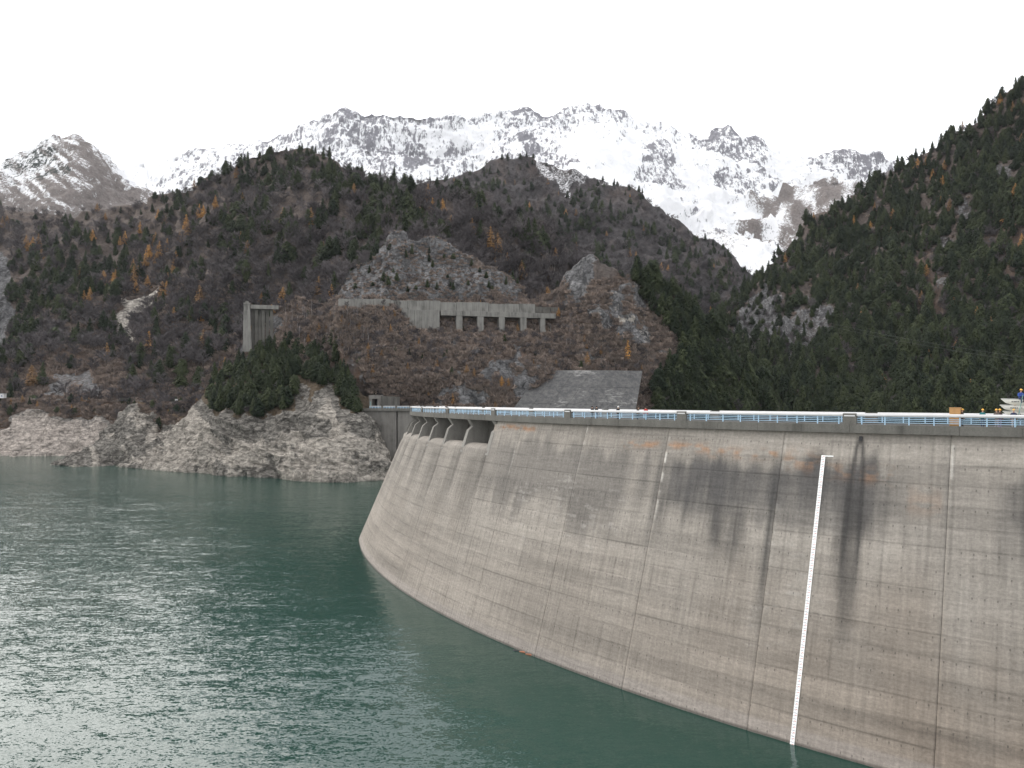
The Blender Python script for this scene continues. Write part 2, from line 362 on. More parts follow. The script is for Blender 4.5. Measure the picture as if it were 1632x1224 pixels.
# far snow mountains
RID = [(-700, 330), (-300, 310), (0, 290), (190, 258), (240, 268), (270, 255), (310, 243), (360, 230), (400, 221), (440, 213), (480, 204), (520, 190), (570, 178), (600, 175), (650, 180), (700, 184), (740, 188), (770, 183), (800, 176), (830, 172), (870, 179), (900, 181), (935, 171), (970, 180), (1000, 196), (1050, 205), (1080, 214), (1110, 214), (1140, 204), (1165, 214), (1200, 232), (1240, 250), (1280, 254), (1320, 248), (1350, 239), (1385, 250), (1420, 264), (1500, 300), (1800, 330), (2300, 340)]
fm = {}
for px, y in RID:
    low_y = np.interp(px, [-700, 800, 1000, 1200, 1400, 2300], [470, 480, 470, 432, 470, 480])
    fm[px] = [(y + np.interp(px, [150, 300, 480, 560], [10, 14, 12, 5]), 4300 + 250 * math.sin(px / 130)), (y + 0.26 * (low_y - y), 3850 + 200 * math.sin(px / 90)), (y + 0.6 * (low_y - y), 3050 + 260 * math.sin(px / 60 + 1)), (low_y + 75, 2250)]
def z_far(px, y, X, Y, Z, n):
    steep = 1 - n[..., 2]
    rd = ridged(X / 420, Y / 420, Z / 420, 4)
    top = np.interp(px, [q[0] for q in RID], [q[1] for q in RID])
    r = np.interp(px, [500, 760, 900, 1000, 1250, 1300], [0.27, 0.26, 0.18, 0.09, 0.09, 0.2]) + 0.12 * sstep(0.35, 0.85, steep) + 0.10 * rd + 0.16 * sstep(24, 4, y - top)
    jx, jy = jit(px, y, 14, 30)
    for poly, wt in (([(1100, 215), (1140, 200), (1175, 225), (1225, 265), (1210, 290), (1180, 262), (1150, 252), (1115, 240)], .45),
                     ([(1030, 235), (1060, 238), (1085, 290), (1070, 305), (1015, 285), (1015, 265)], .4),
                     ([(1140, 280), (1220, 280), (1250, 300), (1200, 330), (1140, 320)], .33), ([(560, 170), (620, 170), (690, 250), (720, 290), (600, 290), (520, 230)], .12),
                     ([(820, 165), (890, 170), (980, 175), (1000, 205), (900, 215), (850, 250), (790, 230)], .22),
                     ([(640, 230), (740, 240), (760, 275), (640, 275)], .22), ([(820, 225), (900, 262), (930, 290), (830, 260)], .3), ([(1280, 245), (1350, 235), (1420, 262), (1380, 285), (1300, 275)], .25)):
        r = r + 0.85 * wt * inpoly(jx, jy, poly)
    for poly, wt in (([(960, 230), (1020, 245), (1010, 290), (900, 250)], .4), ([(1220, 240), (1290, 262), (1300, 285), (1240, 268)], .35), ([(1100, 330), (1150, 340), (1170, 380), (1120, 365)], .3), ([(150, 240), (280, 262), (230, 320)], .25)):
        r = r - wt * inpoly(jx, jy, poly)
    g = 1.1 * inpoly(jx, jy, [(1205, 330), (1290, 300), (1420, 280), (1440, 420), (1200, 430), (1180, 405), (1210, 380), (1160, 380), (1150, 360)]) * (0.55 + 0.5 * fbm(px / 25, y / 25, 3 + 0 * px, 3)) + 0.42 * sstep(-60, 10, y - np.interp(px, [900, 1000, 1100, 1190], [300, 340, 400, 425])) * inpoly(px, y, [(1040, 300), (1195, 430), (1000, 500), (900, 400)])
    b = 0.33 * sstep(300, 345, y) * (0.4 + 0.6 * fbm(px / 18, y / 18, 9 + 0 * px, 3))
    return Z3(r, g, b)
far = hill('mountain_range', fm, -700, 2300, 2.6, 200, M['snow'], low=(16, 900.), mid=(38, 330.), fine=(16, 70.), back=((40, 6), (130, 50), (400, 250), (1500, 1200)), zone=z_far, label='snow-covered rocky mountain range along the skyline')
# left snowy mountain
lm = {}
for px, y in [(-500, 345), (-200, 320), (-60, 298), (0, 262), (30, 242), (60, 227), (80, 220), (98, 221), (118, 212), (140, 225), (165, 250), (190, 274), (215, 296), (245, 318), (300, 350), (360, 380)]:
    lm[px] = [(y + 2, 2700), (y + 0.3 * (400 - y), 2480 + 90 * math.sin(px / 25)), (y + 0.65 * (400 - y), 2200 + 90 * math.sin(px / 22 + 1)), (420, 1900)]
def z_lm(px, y, X, Y, Z, n):
    jx, jy = jit(px, y, 10, 22, 4)
    r = 0.10 + 0.2 * ridged(X / 200, Y / 200, Z / 200, 4) * 0.7
    g = 0.44 + 0.26 * fbm((px + y) / 40, (px - 1.2 * y) / 9, 2 + 0 * px, 3) + 0.24 * inpoly(jx, jy, [(90, 225), (150, 245), (220, 315), (150, 340), (60, 300), (110, 270)]) + 0.45 * sstep(285, 340, y)
    b = 0.10 + 0.36 * inpoly(jx, jy, [(10, 250), (80, 215), (100, 240), (95, 270), (130, 285), (60, 300), (0, 290)]) + 0.25 * sstep(300, 340, y)
    return Z3(r, g, b)
hill('mountain', lm, -500, 360, 2.2, 130, M['snow'], low=(7, 400.), mid=(13, 150.), fine=(5, 28.), back=((25, 4), (80, 30), (300, 220), (900, 900)), zone=z_lm, label='brown mountain streaked with snow at the left edge', seed=5.)
# valley ridge in the middle distance
vr = {}
for px, y in [(560, 330), (640, 310), (690, 292), (740, 274), (780, 258), (810, 250), (830, 252), (850, 264), (880, 266), (910, 274), (950, 287), (1000, 304), (1040, 322), (1080, 347), (1110, 369), (1140, 391), (1165, 410), (1185, 430), (1200, 448), (1260, 520), (1330, 600)]:
    vr[px] = [(y + 3, 1750 - 0.35 * (px - 560)), (y + 0.3 * (600 - y), 1450 - 0.25 * (px - 560)), (y + 0.65 * (600 - y), 1180 - .15 * (px - 560)), (620, 950 - .1 * (px - 560))]
def z_vr(px, y, X, Y, Z, n):
    jx, jy = jit(px, y, 12, 20, 7)
    r = 0.15 * sstep(330, 260, y) + 0.2 * fbm(px / 30, y / 30, 5 + 0 * px, 4)
    g = 0.5 * inpoly(jx, jy, [(840, 255), (880, 275), (910, 310), (860, 290)]) + 0.45 * inpoly(jx, jy, [(870, 262), (980, 300), (900, 300)])
    return Z3(r, g, 0.25 * fbm(px / 25, y / 25, 1 + 0 * px, 3))
M['vhill'] = m_terrain('far_forest_floor', (0.040, 0.037, 0.038), (0.070, 0.063, 0.064), (0.12, 0.12, 0.125), (0.26, 0.25, 0.26), (0.8, 0.8, 0.82), sc_=0.6)
valley = hill('hillside', vr, 560, 1330, 2.2, 130, M['vhill'], low=(22, 260.), mid=(12, 110.), fine=(3, 25.), zone=z_vr, back=((150, 60), (500, 400)), label='grey-brown wooded ridge below the snow mountains', seed=9.)
# left hillside
lh = {}
for px, y, dr, ym, dm, yb, db in [(-500, 300, 1150, 450, 900, 652, 575), (-100, 326, 1150, 450, 860, 650, 560), (0, 336, 1120, 455, 820, 648, 552), (120, 345, 1080, 465, 800, 648, 545), (200, 335, 1050, 470, 780, 650, 540), (240, 322, 1020, 470, 770, 652, 535), (270, 302, 1000, 465, 750, 655, 530), (320, 278, 980, 460, 735, 660, 520), (370, 252, 960, 450, 720, 660, 510), (420, 233, 940, 440, 700, 640, 500), (450, 230, 930, 435, 690, 630, 500), (490, 234, 910, 430, 670, 620, 495), (530, 250, 880, 425, 650, 610, 490), (580, 274, 840, 420, 630, 600, 490), (620, 280, 800, 410, 610, 580, 485), (660, 283, 770, 405, 600, 570, 485), (700, 287, 745, 410, 590, 560, 485), (740, 303, 725, 415, 580, 560, 485), (770, 331, 705, 425, 575, 560, 490), (830, 357, 680, 445, 575, 570, 500), (870, 382, 660, 460, 575, 570, 505), (900, 412, 640, 475, 570, 580, 510), (950, 445, 620, 500, 570, 600, 520), (1050, 500, 600, 540, 570, 640, 540)]:
    lh[px] = [(y + 6 + np.interp(px, [500, 580, 740, 800], [0, 13, 12, 2]), dr), (0.55 * y + 0.45 * ym, 0.5 * dr + 0.5 * dm), (ym, dm), (0.5 * ym + 0.5 * yb, 0.55 * dm + 0.45 * db), (yb, db + 6), (yb + 90, db - 14)]
SLIDE = [(178, 517), (200, 500), (198, 480), (222, 482), (245, 465), (260, 458), (252, 478), (225, 500), (205, 515), (212, 540), (222, 565), (212, 568), (195, 535)]
def z_lh(px, y, X, Y, Z, n):
    jx, jy = jit(px, y, 6, 14, 2)
    r = 0.12 * fbm(px / 40, y / 40, 1 + 0 * px, 4) + 0.8 * inpoly(jx, jy, [(-20, 400), (8, 415), (12, 470), (4, 530), (-20, 560)])
    r = r + 0.6 * inpoly(jx, jy, [(85, 612), (110, 606), (150, 610), (165, 640), (75, 640)])
    g = 0.75 * inpoly(jx, jy, SLIDE)
    b = 0.15 + 0.5 * sstep(420, 600, y) * (0.4 + 0.8 * fbm(px / 45, y / 45, 6 + 0 * px, 3))
    return Z3(r, g, b)
left = hill('wooded_hillside', lh, -500, 1050, 2.4, 190, M['hill'], low=(16, 190.), mid=(7, 70.), fine=(1.6, 14.), back=((60, 15), (300, 140)), zone=z_lh, taper=lambda px, y: 1 - 0.8 * sstep(575, 635, y), label='large wooded hillside with bare grey trees and dark conifers', seed=2.)
# right hillside
rh = {}
for px, y, dr in [(1090, 560, 640), (1140, 492, 760), (1165, 473, 800), (1190, 452, 830), (1215, 416, 860), (1250, 382, 880), (1280, 357, 890), (1310, 334, 895), (1350, 312, 900), (1390, 297, 900), (1420, 284, 890), (1450, 264, 880), (1480, 238, 860), (1510, 214, 845), (1545, 189, 830), (1580, 170, 815), (1610, 154, 800), (1640, 138, 785), (1800, 60, 740), (2100, -60, 700)]:
    db = np.interp(px, [1090, 1250, 1450, 2100], [520, 500, 440, 400])
    rh[px] = [(y + 12, dr), (y + 0.33 * (700 - y), 0.68 * dr + 0.32 * db), (y + 0.68 * (700 - y), 0.36 * dr + 0.64 * db), (715, db)]
CLIFFS = [[(1172, 520), (1190, 480), (1215, 455), (1240, 470), (1246, 520), (1258, 570), (1240, 600), (1205, 575)], [(1245, 555), (1262, 525), (1285, 500), (1300, 535), (1318, 505), (1335, 540), (1325, 590), (1290, 625), (1255, 615)], [(1500, 400), (1525, 405), (1520, 425), (1500, 420)], [(1505, 455), (1530, 462), (1522, 485), (1505, 480)], [(1530, 495), (1555, 500), (1545, 520)], [(1595, 285), (1625, 290), (1640, 320), (1605, 312)], [(1530, 345), (1560, 355), (1555, 375), (1535, 372)], [(1395, 575), (1420, 580), (1425, 615), (1405, 610)], [(1595, 525), (1615, 530), (1610, 560), (1598, 555)]]
GULL = [[(1455, 400), (1490, 400), (1505, 470), (1545, 560), (1520, 570), (1480, 500), (1450, 450)], [(1540, 380), (1640, 360), (1640, 480), (1615, 470), (1580, 420)]]
def z_rh(px, y, X, Y, Z, n):
    jx, jy = jit(px, y, 12, 16, 3); r = 0.15 * fbm(px / 40, y / 40, 8 + 0 * px, 4); b = 0.1 + 0 * px
    for q in CLIFFS: r = r + (0.66 if q in CLIFFS[:2] else 0.5) * inpoly(jx, jy, q)
    for q in GULL: b = b + 0.4 * inpoly(jx, jy, q)
    return Z3(r, 0 * r, b)
def rock_rough(polys, amp, wl):
    def f(px, y, X, Y, Z):
        m = sum(inpoly(*jit(px, y, 8, 16), q).astype(float) for q in polys).clip(0, 1)
        return m * amp * (0.75 * ridged(X / wl, Y / (wl * 2), Z / (wl * 4), 4) + 0.2 * ridged((X + Z) / (wl * .8), Y / wl, (X - Z) / (wl * 2), 3))
    return f
right = hill('forest_slope', rh, 1090, 2100, 2.4, 170, M['hill'], low=(16, 160.), mid=(7, 60.), fine=(1.6, 14.), back=((60, 15), (300, 140)), zone=z_rh, rough=rock_rough(CLIFFS, 4, 14.), label='steep slope of dense dark conifers above the dam crest', seed=7.)
# near hillside with the cliff, the gallery and the knoll
nh = {}
for px, yt, dt, y1, d1, y2, d2, yb, db in [(180, 700, 470, 705, 465, 715, 460, 760, 450), (300, 625, 480, 640, 470, 660, 462, 760, 440), (350, 590, 478, 610, 468, 640, 450, 760, 430), (385, 562, 472, 580, 462, 620, 440, 770, 415), (405, 545, 468, 560, 458, 620, 436, 770, 410), (440, 484, 470, 520, 452, 600, 428, 770, 405), (470, 470, 472, 510, 448, 600, 424, 770, 400), (520, 472, 475, 505, 444, 600, 415, 770, 392), (540, 448, 485, 490, 446, 600, 408, 770, 388), (565, 420, 488, 485, 446, 600, 404, 770, 386), (605, 405, 488, 484, 446, 600, 398, 770, 384), (625, 388, 495, 485, 447, 600, 396, 770, 383), (640, 374, 498, 485, 448, 600, 395, 770, 383), (660, 385, 494, 486, 449, 600, 395, 770, 383), (700, 392, 492, 487, 451, 600, 396, 770, 383), (740, 415, 490, 488, 453, 600, 398, 770, 384), (770, 436, 487, 489, 455, 600, 400, 770, 385), (810, 460, 482, 490, 458, 600, 404, 770, 386), (845, 478, 475, 495, 460, 590, 412, 770, 388), (880, 474, 470, 500, 456, 590, 418, 770, 390), (905, 446, 470, 500, 452, 590, 422, 770, 390), (942, 410, 472, 480, 450, 590, 424, 770, 390), (985, 436, 470, 500, 448, 590, 424, 770, 392), (1010, 446, 468, 510, 446, 590, 424, 770, 394), (1050, 450, 466, 520, 446, 600, 424, 770, 396), (1100, 490, 462, 540, 446, 610, 426, 770, 398), (1150, 530, 460, 570, 446, 630, 428, 770, 400), (1200, 600, 456, 620, 446, 660, 430, 770, 402), (1250, 660, 450, 670, 440, 690, 430, 770, 405), (1330, 700, 440, 710, 435, 720, 430, 770, 408)]:
    gd = 428 + 24 * (px - 640) / 246; k_ = 1.0 if 530 <= px <= 885 else 0.0
    fy, fd = (np.interp(px, [630, 655], [494, 527]), gd + np.interp(px, [630, 655], [-3, 1.5])) if k_ else (0.65 * y1 + 0.35 * y2, 0.65 * d1 + 0.35 * d2)
    if k_: y1, d1 = 486, gd + 11
    nh[px] = [(yt, dt), (y1, d1), (fy, fd), (y2, d2), (yb, db)]
CL1 = [(528, 470), (540, 435), (572, 404), (612, 398), (622, 362), (640, 352), (652, 382), (692, 386), (732, 410), (765, 440), (805, 455), (835, 478), (700, 484), (600, 478)]
SLAB = [(902, 482), (904, 450), (924, 424), (938, 402), (952, 404), (948, 440), (932, 484)]
KN = [(940, 505), (975, 470), (1002, 440), (1016, 440), (1032, 505), (1040, 545), (990, 545), (955, 525)]
LOWR = [(690, 640), (720, 615), (770, 600), (800, 590), (830, 560), (860, 555), (850, 600), (830, 650), (690, 655)]
HOLL = [(385, 545), (410, 530), (440, 490), (445, 505), (420, 540), (405, 565), (385, 570)]
def z_nh(px, y, X, Y, Z, n):
    jx, jy = jit(px, y, 8, 16, 11)
    r = 0.10 + 0.42 * fbm(px / 20, y / 20, 12 + 0 * px, 4)
    for q, wt in ((CL1, 0.85), (SLAB, 0.95), (KN, 0.6), (LOWR, 0.35), (HOLL, 0.6)): r = r + wt * inpoly(jx, jy, q)
    g = 0.42 * inpoly(jx, jy, KN) * sstep(0.0, 0.5, fbm(px / 10, y / 10, 4 + 0 * px, 3)) + 0.9 * inpoly(jx, jy, [(985, 505), (1000, 508), (1002, 518), (985, 522)])
    b = 0.18 + 0.5 * fbm(px / 30, y / 30, 20 + 0 * px, 3)
    return Z3(r, g, b * (1 - 0.6 * inpoly(px, y, [(1020, 400), (1300, 640), (1100, 700), (1050, 560)])))
near = hill('rocky_hillside', nh, 180, 1330, 1.7, 210, M['hill'], low=(5, 60.), mid=(3, 28.), fine=(0.9, 7.), back=((25, 14), (60, 60)), zone=z_nh, taper=lambda px, y: 1 - 0.85 * sstep(505, 530, px) * sstep(905, 880, px) * sstep(476, 484, y) * sstep(560, 532, y), rough=lambda *a: rock_rough([CL1, KN], 2.6, 13.)(*a) + rock_rough([SLAB], 0.8, 9.)(*a), label='brown scrubby hillside with grey cliffs behind the far end of the dam', seed=3.)
# headland
hd = {}
for px, yt, dt, ym, dm, yw, dw in [(205, 752, 440, 752, 430, 752, 425), (232, 744, 420, 746, 414, 749, 408), (262, 716, 428, 733, 414, 751, 397), (290, 690, 430, 722, 408, 752, 387), (318, 655, 435, 705, 402, 754, 380), (335, 640, 440, 672, 398, 755, 375), (360, 612, 450, 668, 392, 757, 370), (400, 580, 455, 668, 384, 758, 364), (440, 562, 452, 668, 378, 760, 356), (480, 556, 448, 672, 372, 765, 346), (520, 572, 436, 668, 368, 767, 341), (550, 590, 424, 676, 364, 767, 341), (575, 640, 402, 690, 362, 766, 343), (592, 694, 378, 725, 360, 766, 344), (604, 726, 366, 745, 357, 765, 346), (614, 756, 359, 762, 356, 765, 348), (622, 775, 360, 777, 357, 780, 352)]:
    hd[px] = [(yt, dt), (0.5 * (yt + ym), 0.5 * (dt + dm) - 4), (ym, dm), (0.5 * (ym + yw), 0.5 * (dm + dw) - 1.5), (yw, dw), (yw + 50, dw + 2)]
def z_hd(px, y, X, Y, Z, n):
    jx, jy = jit(px, y, 7, 16, 15)
    line = np.interp(px, [230, 300, 330, 345, 400, 470, 500, 525, 545, 575, 600, 615], [600, 600, 645, 662, 668, 664, 650, 606, 655, 668, 650, 650])
    r = sstep(-4, 6, jy - line) + 0.7 * inpoly(jx, jy, [(465, 625), (485, 618), (500, 640), (495, 668), (475, 665)]) + 0.25 * fbm(px / 20, y / 20, 1 + 0 * px, 3)
    g = sstep(0.0, 26, jy - line - 22) * (0.62 + 0.45 * fbm(px / 26, y / 18, 5 + 0 * px, 4))
    g = np.maximum(g, 0.8 * inpoly(jx, jy, [(225, 750), (318, 655), (345, 690), (330, 752)]))
    return Z3(r, g, 0.1 + 0 * r)
def r_hd(px, y, X, Y, Z):
    m = sstep(640, 690, y)
    u = (X * 0.55 + Z * 0.85); v = X * 0.85 - Z * 0.55
    lf = sstep(352, 330, px)
    slab = 1.5 * ridged((X - 0.95 * Z) / 7, Y / 60, (X + Z) / 80, 4)
    beds = 1.5 * ridged((Z + 0.25 * X) / 6, Y / 30, X / 45, 4) + 1.7 * ridged(u / 18, Y / 40, v / 60, 3) + 0.35 * ridged(X / 8, Y / 9, Z / 10, 4)
    return m * (lf * slab + (1 - lf) * beds)
head = hill('headland', hd, 205, 622, 0.9, 240, M['head'], low=(3, 40.), mid=(1.6, 15.), fine=(0.5, 3.), back=((14, 6), (40, 40)), zone=z_hd, rough=r_hd, label='rock headland with conifers on top rising from the lake', seed=4.)
# left shore and the small spit in front of it
sh = {}
for px, yt, dt, yl, dl, yw, dw in [(-500, 650, 620, 680, 590, 718, 548), (-100, 648, 580, 672, 562, 723, 515), (0, 645, 560, 672, 544, 727, 497), (60, 645, 556, 662, 540, 727, 495), (120, 645, 552, 668, 535, 726, 496), (200, 646, 545, 672, 525, 728, 487), (260, 650, 535, 680, 510, 732, 470), (330, 652, 525, 690, 495, 736, 455), (420, 655, 515, 690, 485, 745, 440)]:
    dr_ = np.interp(px, [-500, -60, 0, 60, 120, 180, 230, 262, 300, 330, 420], [592, 556, 548, 543, 538, 533, 528, 520, 514, 508, 500]) - 2
    sh[px] = [(637.5 if px < 200 else 641.5, dr_), (yl, min(dl, dr_ - 10)), (0.5 * (yl + yw), 0.5 * (dl + dw) - 2), (yw, dw), (yw + 25, dw - 14)]
def z_sh(px, y, X, Y, Z, n):
    jx, jy = jit(px, y, 6, 18, 25)
    line = np.interp(px, [-100, 0, 30, 50, 70, 90, 130, 200, 300], [690, 690, 668, 658, 664, 672, 670, 676, 690])
    g = sstep(-3, 8, jy - line) * (0.8 + 0.3 * fbm(px / 20, y / 20, 2 + 0 * px, 3)); r = sstep(-8, 4, jy - line)
    return Z3(r, g, 0.35 + 0.3 * fbm(px / 20, y / 20, 9 + 0 * px, 3))
shore = hill('lake_shore', sh, -500, 420, 1.3, 130, M['shore'], low=(3, 50.), mid=(2.2, 20.), fine=(0.8, 5.), back=((3, 1.2), (26, 4)), taper=lambda px, y: 0.12 + 0.88 * sstep(640, 664, y), zone=z_sh, label='pale drawdown shore of bare rock below the road', seed=6., rough=lambda px, y, X, Y, Z: sstep(660, 690, y) * (1.3 * ridged((X + Z) / 11, Y / 14, (X - Z) / 40, 4) + .5 * ridged(X / 8, Y / 8, Z / 8, 3)))
sp_ = {}
for px, yt, dt, yw, dw in [(92, 748, 440, 750, 428), (112, 736, 446, 743, 423), (150, 712, 452, 743, 419), (185, 680, 458, 744, 415), (212, 650, 462, 746, 411), (228, 652, 462, 747, 409), (250, 672, 465, 748, 406), (300, 665, 468, 750, 404), (340, 660, 468, 752, 403), (400, 670, 465, 755, 402)]:
    sp_[px] = [(yt, dt), (0.5 * (yt + yw), 0.55 * dw + 0.45 * dt), (yw, dw), (yw + 25, dw - 8)]
def z_sp(px, y, X, Y, Z, n):
    jx, jy = jit(px, y, 6, 14, 35)
    r = sstep(-6, 6, jy - np.interp(px, [90, 200, 225, 250, 340], [600, 600, 662, 690, 690])); g = 0.36 * r + 0.45 * fbm(px / 14, y / 14, 6 + 0 * px, 4) * r
    return Z3(r, g, 0.3 + 0 * r)
spit = hill('rock_spit', sp_, 92, 400, 1.1, 110, M['head'], low=(2, 30.), mid=(1.6, 14.), fine=(0.6, 4.), back=((10, 5), (25, 30)), zone=z_sp, label='dark slanting rock spit between shore and headland', seed=8., rough=lambda px, y, X, Y, Z: 1.5 * ridged((X - Z) / 7, Y / 12, (X + Z) / 22, 5))
# valley floor so that nothing floats, and the lake
V = [(-7700, -350, WZ - 60), (7700, -350, WZ - 60), (7700, 6200, WZ - 60), (-7700, 6200, WZ - 60)]
tag(link('ground', mesh_np('ground', V, [[0, 1, 2, 3]]), M['hill']), 'valley floor under the lake and hills', kind='structure')

# ------------------------------------------------------------------ the dam
C0 = np.array([160.05, 227.53]); RC = 188.12; D2R = np.pi / 180
def crest(th, o=0.0, z=0.0):
    a = th * D2R; return (C0[0] + (RC + o) * np.cos(a), C0[1] + (RC + o) * np.sin(a), z)
def zc(th): return -0.27 * np.clip((-156.7 - th) / 16, 0, 1.4)
wp = np.array([(575, 868), (580, 885), (590, 900), (625, 935), (680, 970), (740, 995), (850, 1045), (1000, 1098), (1200, 1165), (1280, 1195), (1390, 1224)], float)
wt_ = FPX * HW / (wp[:, 1] - YH); wx = (wp[:, 0] - 816) / FPX * wt_
wth = np.degrees(np.arctan2(wt_ - C0[1], wx - C0[0])); wth = np.where(wth > 0, wth - 360, wth); wo = np.hypot(wx - C0[0], wt_ - C0[1]) - RC
wfit = np.polyfit(wth, wo, 2); TLO, THI = wth.min(), wth.max()
def ow(th):
    t = np.clip(th, TLO - 2, THI + 2); return np.polyval(wfit, t)
OT, ZT = -0.75, -0.92
def face(th, z): return OT + (ow(th) - OT) * (z - ZT) / (WZ - ZT)
def th_of_px(px):
    d = np.array([(px - 816) / FPX, 1.0]); a = d @ d; b = d @ C0; c = C0 @ C0 - RC * RC
    t = (b - np.sqrt(max(b * b - a * c, 0))) / a; v = t * d - C0; q = math.degrees(math.atan2(v[1], v[0])); return q if q < 0 else q - 360
JO = [th_of_px(p) for p in (1514, 1247, 1062, 930)]
jo = [-100.0, -105, -110, -115, -118.2, JO[0] + 4.95, JO[0], JO[1], JO[2], JO[3], -147.6]
PK = [-150.30 - 3.09 * k for k in range(11)]         # spillway piers
BZ = -6.6                                            # foot of the spillway rounding
dam = empty('dam', (C0[0] - RC, C0[1], 0))
tag(dam, 'curved concrete arch dam with railed crest and spillway bays across the lake', 'dam')
DAMLOC = np.array([C0[0] - RC, C0[1], 0.0])
def under(o): o.location = -Vector(DAMLOC); return o   # parts are modelled in world space
pxs = np.linspace(655, 1632, 300); ths = np.array([th_of_px(p) for p in pxs]); order = np.argsort(ths)
def pxtop(th): return np.interp(th, ths[order], pxs[order], left=640, right=1660)

def dam_color(th, z):
    s = (th + 150) * D2R * RC; pt = pxtop(th); dz = -z
    st1 = fbm(s / 1.3, z / 16, 0 * s, 4); st2 = fbm(s / 5, z / 9, 3 + 0 * s, 4); bd = fbm(s / 30, z / 1.1, 7 + 0 * s, 3); big = fbm(s / 22, z / 14, 1 + 0 * s, 3)
    c = np.array([0.262, 0.240, 0.212]) * np.ones(s.shape + (3,))
    c *= (1 + 0.14 * big + 0.10 * bd)[..., None]
    lift = np.floor(dz / 2.0); c *= (1 + 0.14 * (_hash(lift.astype(np.int64), np.floor(s / 15.8).astype(np.int64), np.zeros(s.shape, np.int64)) - 0.5))[..., None]
    # brown lake film on the lower face, strongest towards the right
    br = sstep(11, 27, dz + 4 * st2) * (0.35 + 0.65 * sstep(900, 1450, pt))
    c = c * (1 - 0.62 * br)[..., None] + np.array([0.185, 0.152, 0.122]) * 0.62 * br[..., None] * (1 + 0.25 * bd[..., None])
    br2 = sstep(24, 32, dz + 3 * st2) * sstep(1350, 1600, pt); c = c * (1 - 0.3 * br2[..., None]) + np.array([0.13, 0.09, 0.062]) * 0.3 * br2[..., None]
    # upper clean band
    up = sstep(4.0, 2.6, dz); c = c * (1 + 0.05 * up)[..., None]
    # dark algae belt
    W = np.interp(pt, [640, 770, 800, 930, 1010, 1060, 1090, 1390, 1420, 1460, 1585, 1612, 1660], [0.12, 0.22, 0.5, 0.58, 0.62, 0.75, 1.0, 1.0, 0.6, 0.16, 0.14, 0.8, 0.95])
    zl = 10.5 + 2.6 * st1 + 2.6 * st2 + np.interp(pt, [800, 1100, 1400], [3, 1.0, 0.5])
    dk = W * sstep(3.4, 5.6, dz + 1.3 * st1 + 0.9 * st2) * sstep(3.0, -3.5, dz - zl) * np.clip(0.95 + 0.35 * st2 + 0.3 * st1, 0.15, 1)
    c = c * (1 - 0.82 * dk)[..., None] + np.array([0.062, 0.060, 0.060]) * 0.82 * dk[..., None]
    dkx = 0.8 * sstep(1068, 1085, pt) * sstep(1400, 1350, pt) * sstep(4.2, 5.6, dz + 0.5 * st1 + 0.5 * st2) * sstep(11.6, 8.6, dz + 1.4 * st1 + 0.8 * bd); c = c * (1 - dkx * .62)[..., None] + np.array([0.075, 0.073, 0.073]) * .62 * dkx[..., None]
    dk2 = 0.45 * W * sstep(8, 13, dz) * sstep(19, 11, dz) * np.clip(0.4 + st1 + st2, 0, 1); c *= (1 - 0.45 * dk2)[..., None]
    # rust
    for a, b, zz, wd, k in ((786, 850, 1.9, .35, .9), (990, 1052, 3.5, .45, .75), (1064, 1130, 3.5, .5, .75), (1130, 1240, 3.9, .55, .7), (1250, 1310, 4.2, 1.1, .45), (1310, 1365, 5.0, .9, .35), (1374, 1430, 5.2, .7, .5), (1450, 1505, 7.6, 1.2, .22)):
        m = 0.85 * k * sstep(a - 4, a + 4, pt) * sstep(b + 4, b - 4, pt) * np.exp(-((dz - zz - 0.4 * st2) / wd) ** 2) * np.clip(0.45 + 1.1 * fbm(s / 1.1, z / 0.5, 31 + 0 * s, 4) + 0.3 * st1, 0, 1)
        c = c * (1 - m)[..., None] + np.array([0.31, 0.165, 0.085]) * m[..., None]
    # streaks under the piers
    for tk in PK:
        ds = (th - tk) * D2R * RC; m = np.exp(-((ds + 0.5) / 0.75) ** 2) * sstep(5, 7, dz) * sstep(17 + 2 * st1, 8, dz) * 0.6; c *= (1 - m * 0.62)[..., None]
        m = 0.3 * np.exp(-((ds + 3 + st2) / 2.2) ** 2) * sstep(6, 8, dz) * sstep(24, 9, dz); c *= (1 - m)[..., None]
    # seep below the outlet
    ds = (th - th_of_px(1370)) * D2R * RC; wd = np.interp(dz, [1.2, 2.5, 6, 12, 24], [0.02, 0.3, 0.62, 0.8, 0.95])
    core = np.exp(-((np.abs(ds + 0.05) - wd) / 0.22) ** 2) * sstep(1.2, 1.8, dz) * sstep(20, 8, dz)
    body = sstep(wd * 1.25, wd * 0.6, np.abs(ds)) * sstep(4, 9, dz) * sstep(25, 15, dz + 1.5 * st1) * 0.62 + 0.35 * np.exp(-((ds + 1.1) / .7) ** 2) * sstep(5, 9, dz) * sstep(24, 12, dz)
    m = np.clip(core * 0.9 + body, 0, 0.92); c = c * (1 - m)[..., None] + np.array([0.045, 0.043, 0.042]) * m[..., None]
    # joints: dark run on one side, lime on the other
    for pj, dkk, lim, z0, z1 in ((1247, .85, .25, 5, 21), (1062, .55, .9, 3, 16), (1514, .2, .6, 1, 8), (930, .3, .8, 1, 7), (826, .35, .5, 2, 12), (1420, .1, .1, 2, 6)):
        tj = th_of_px(pj); ds = (th - tj) * D2R * RC
        m = dkk * np.exp(-((ds + 0.42) / 0.42) ** 2) * sstep(z0 - 3, z0 + 3, dz) * sstep(z1 + 4, z1 - 6, dz); c = c * (1 - m * .8)[..., None] + np.array([0.04, 0.04, 0.04]) * m[..., None] * .8
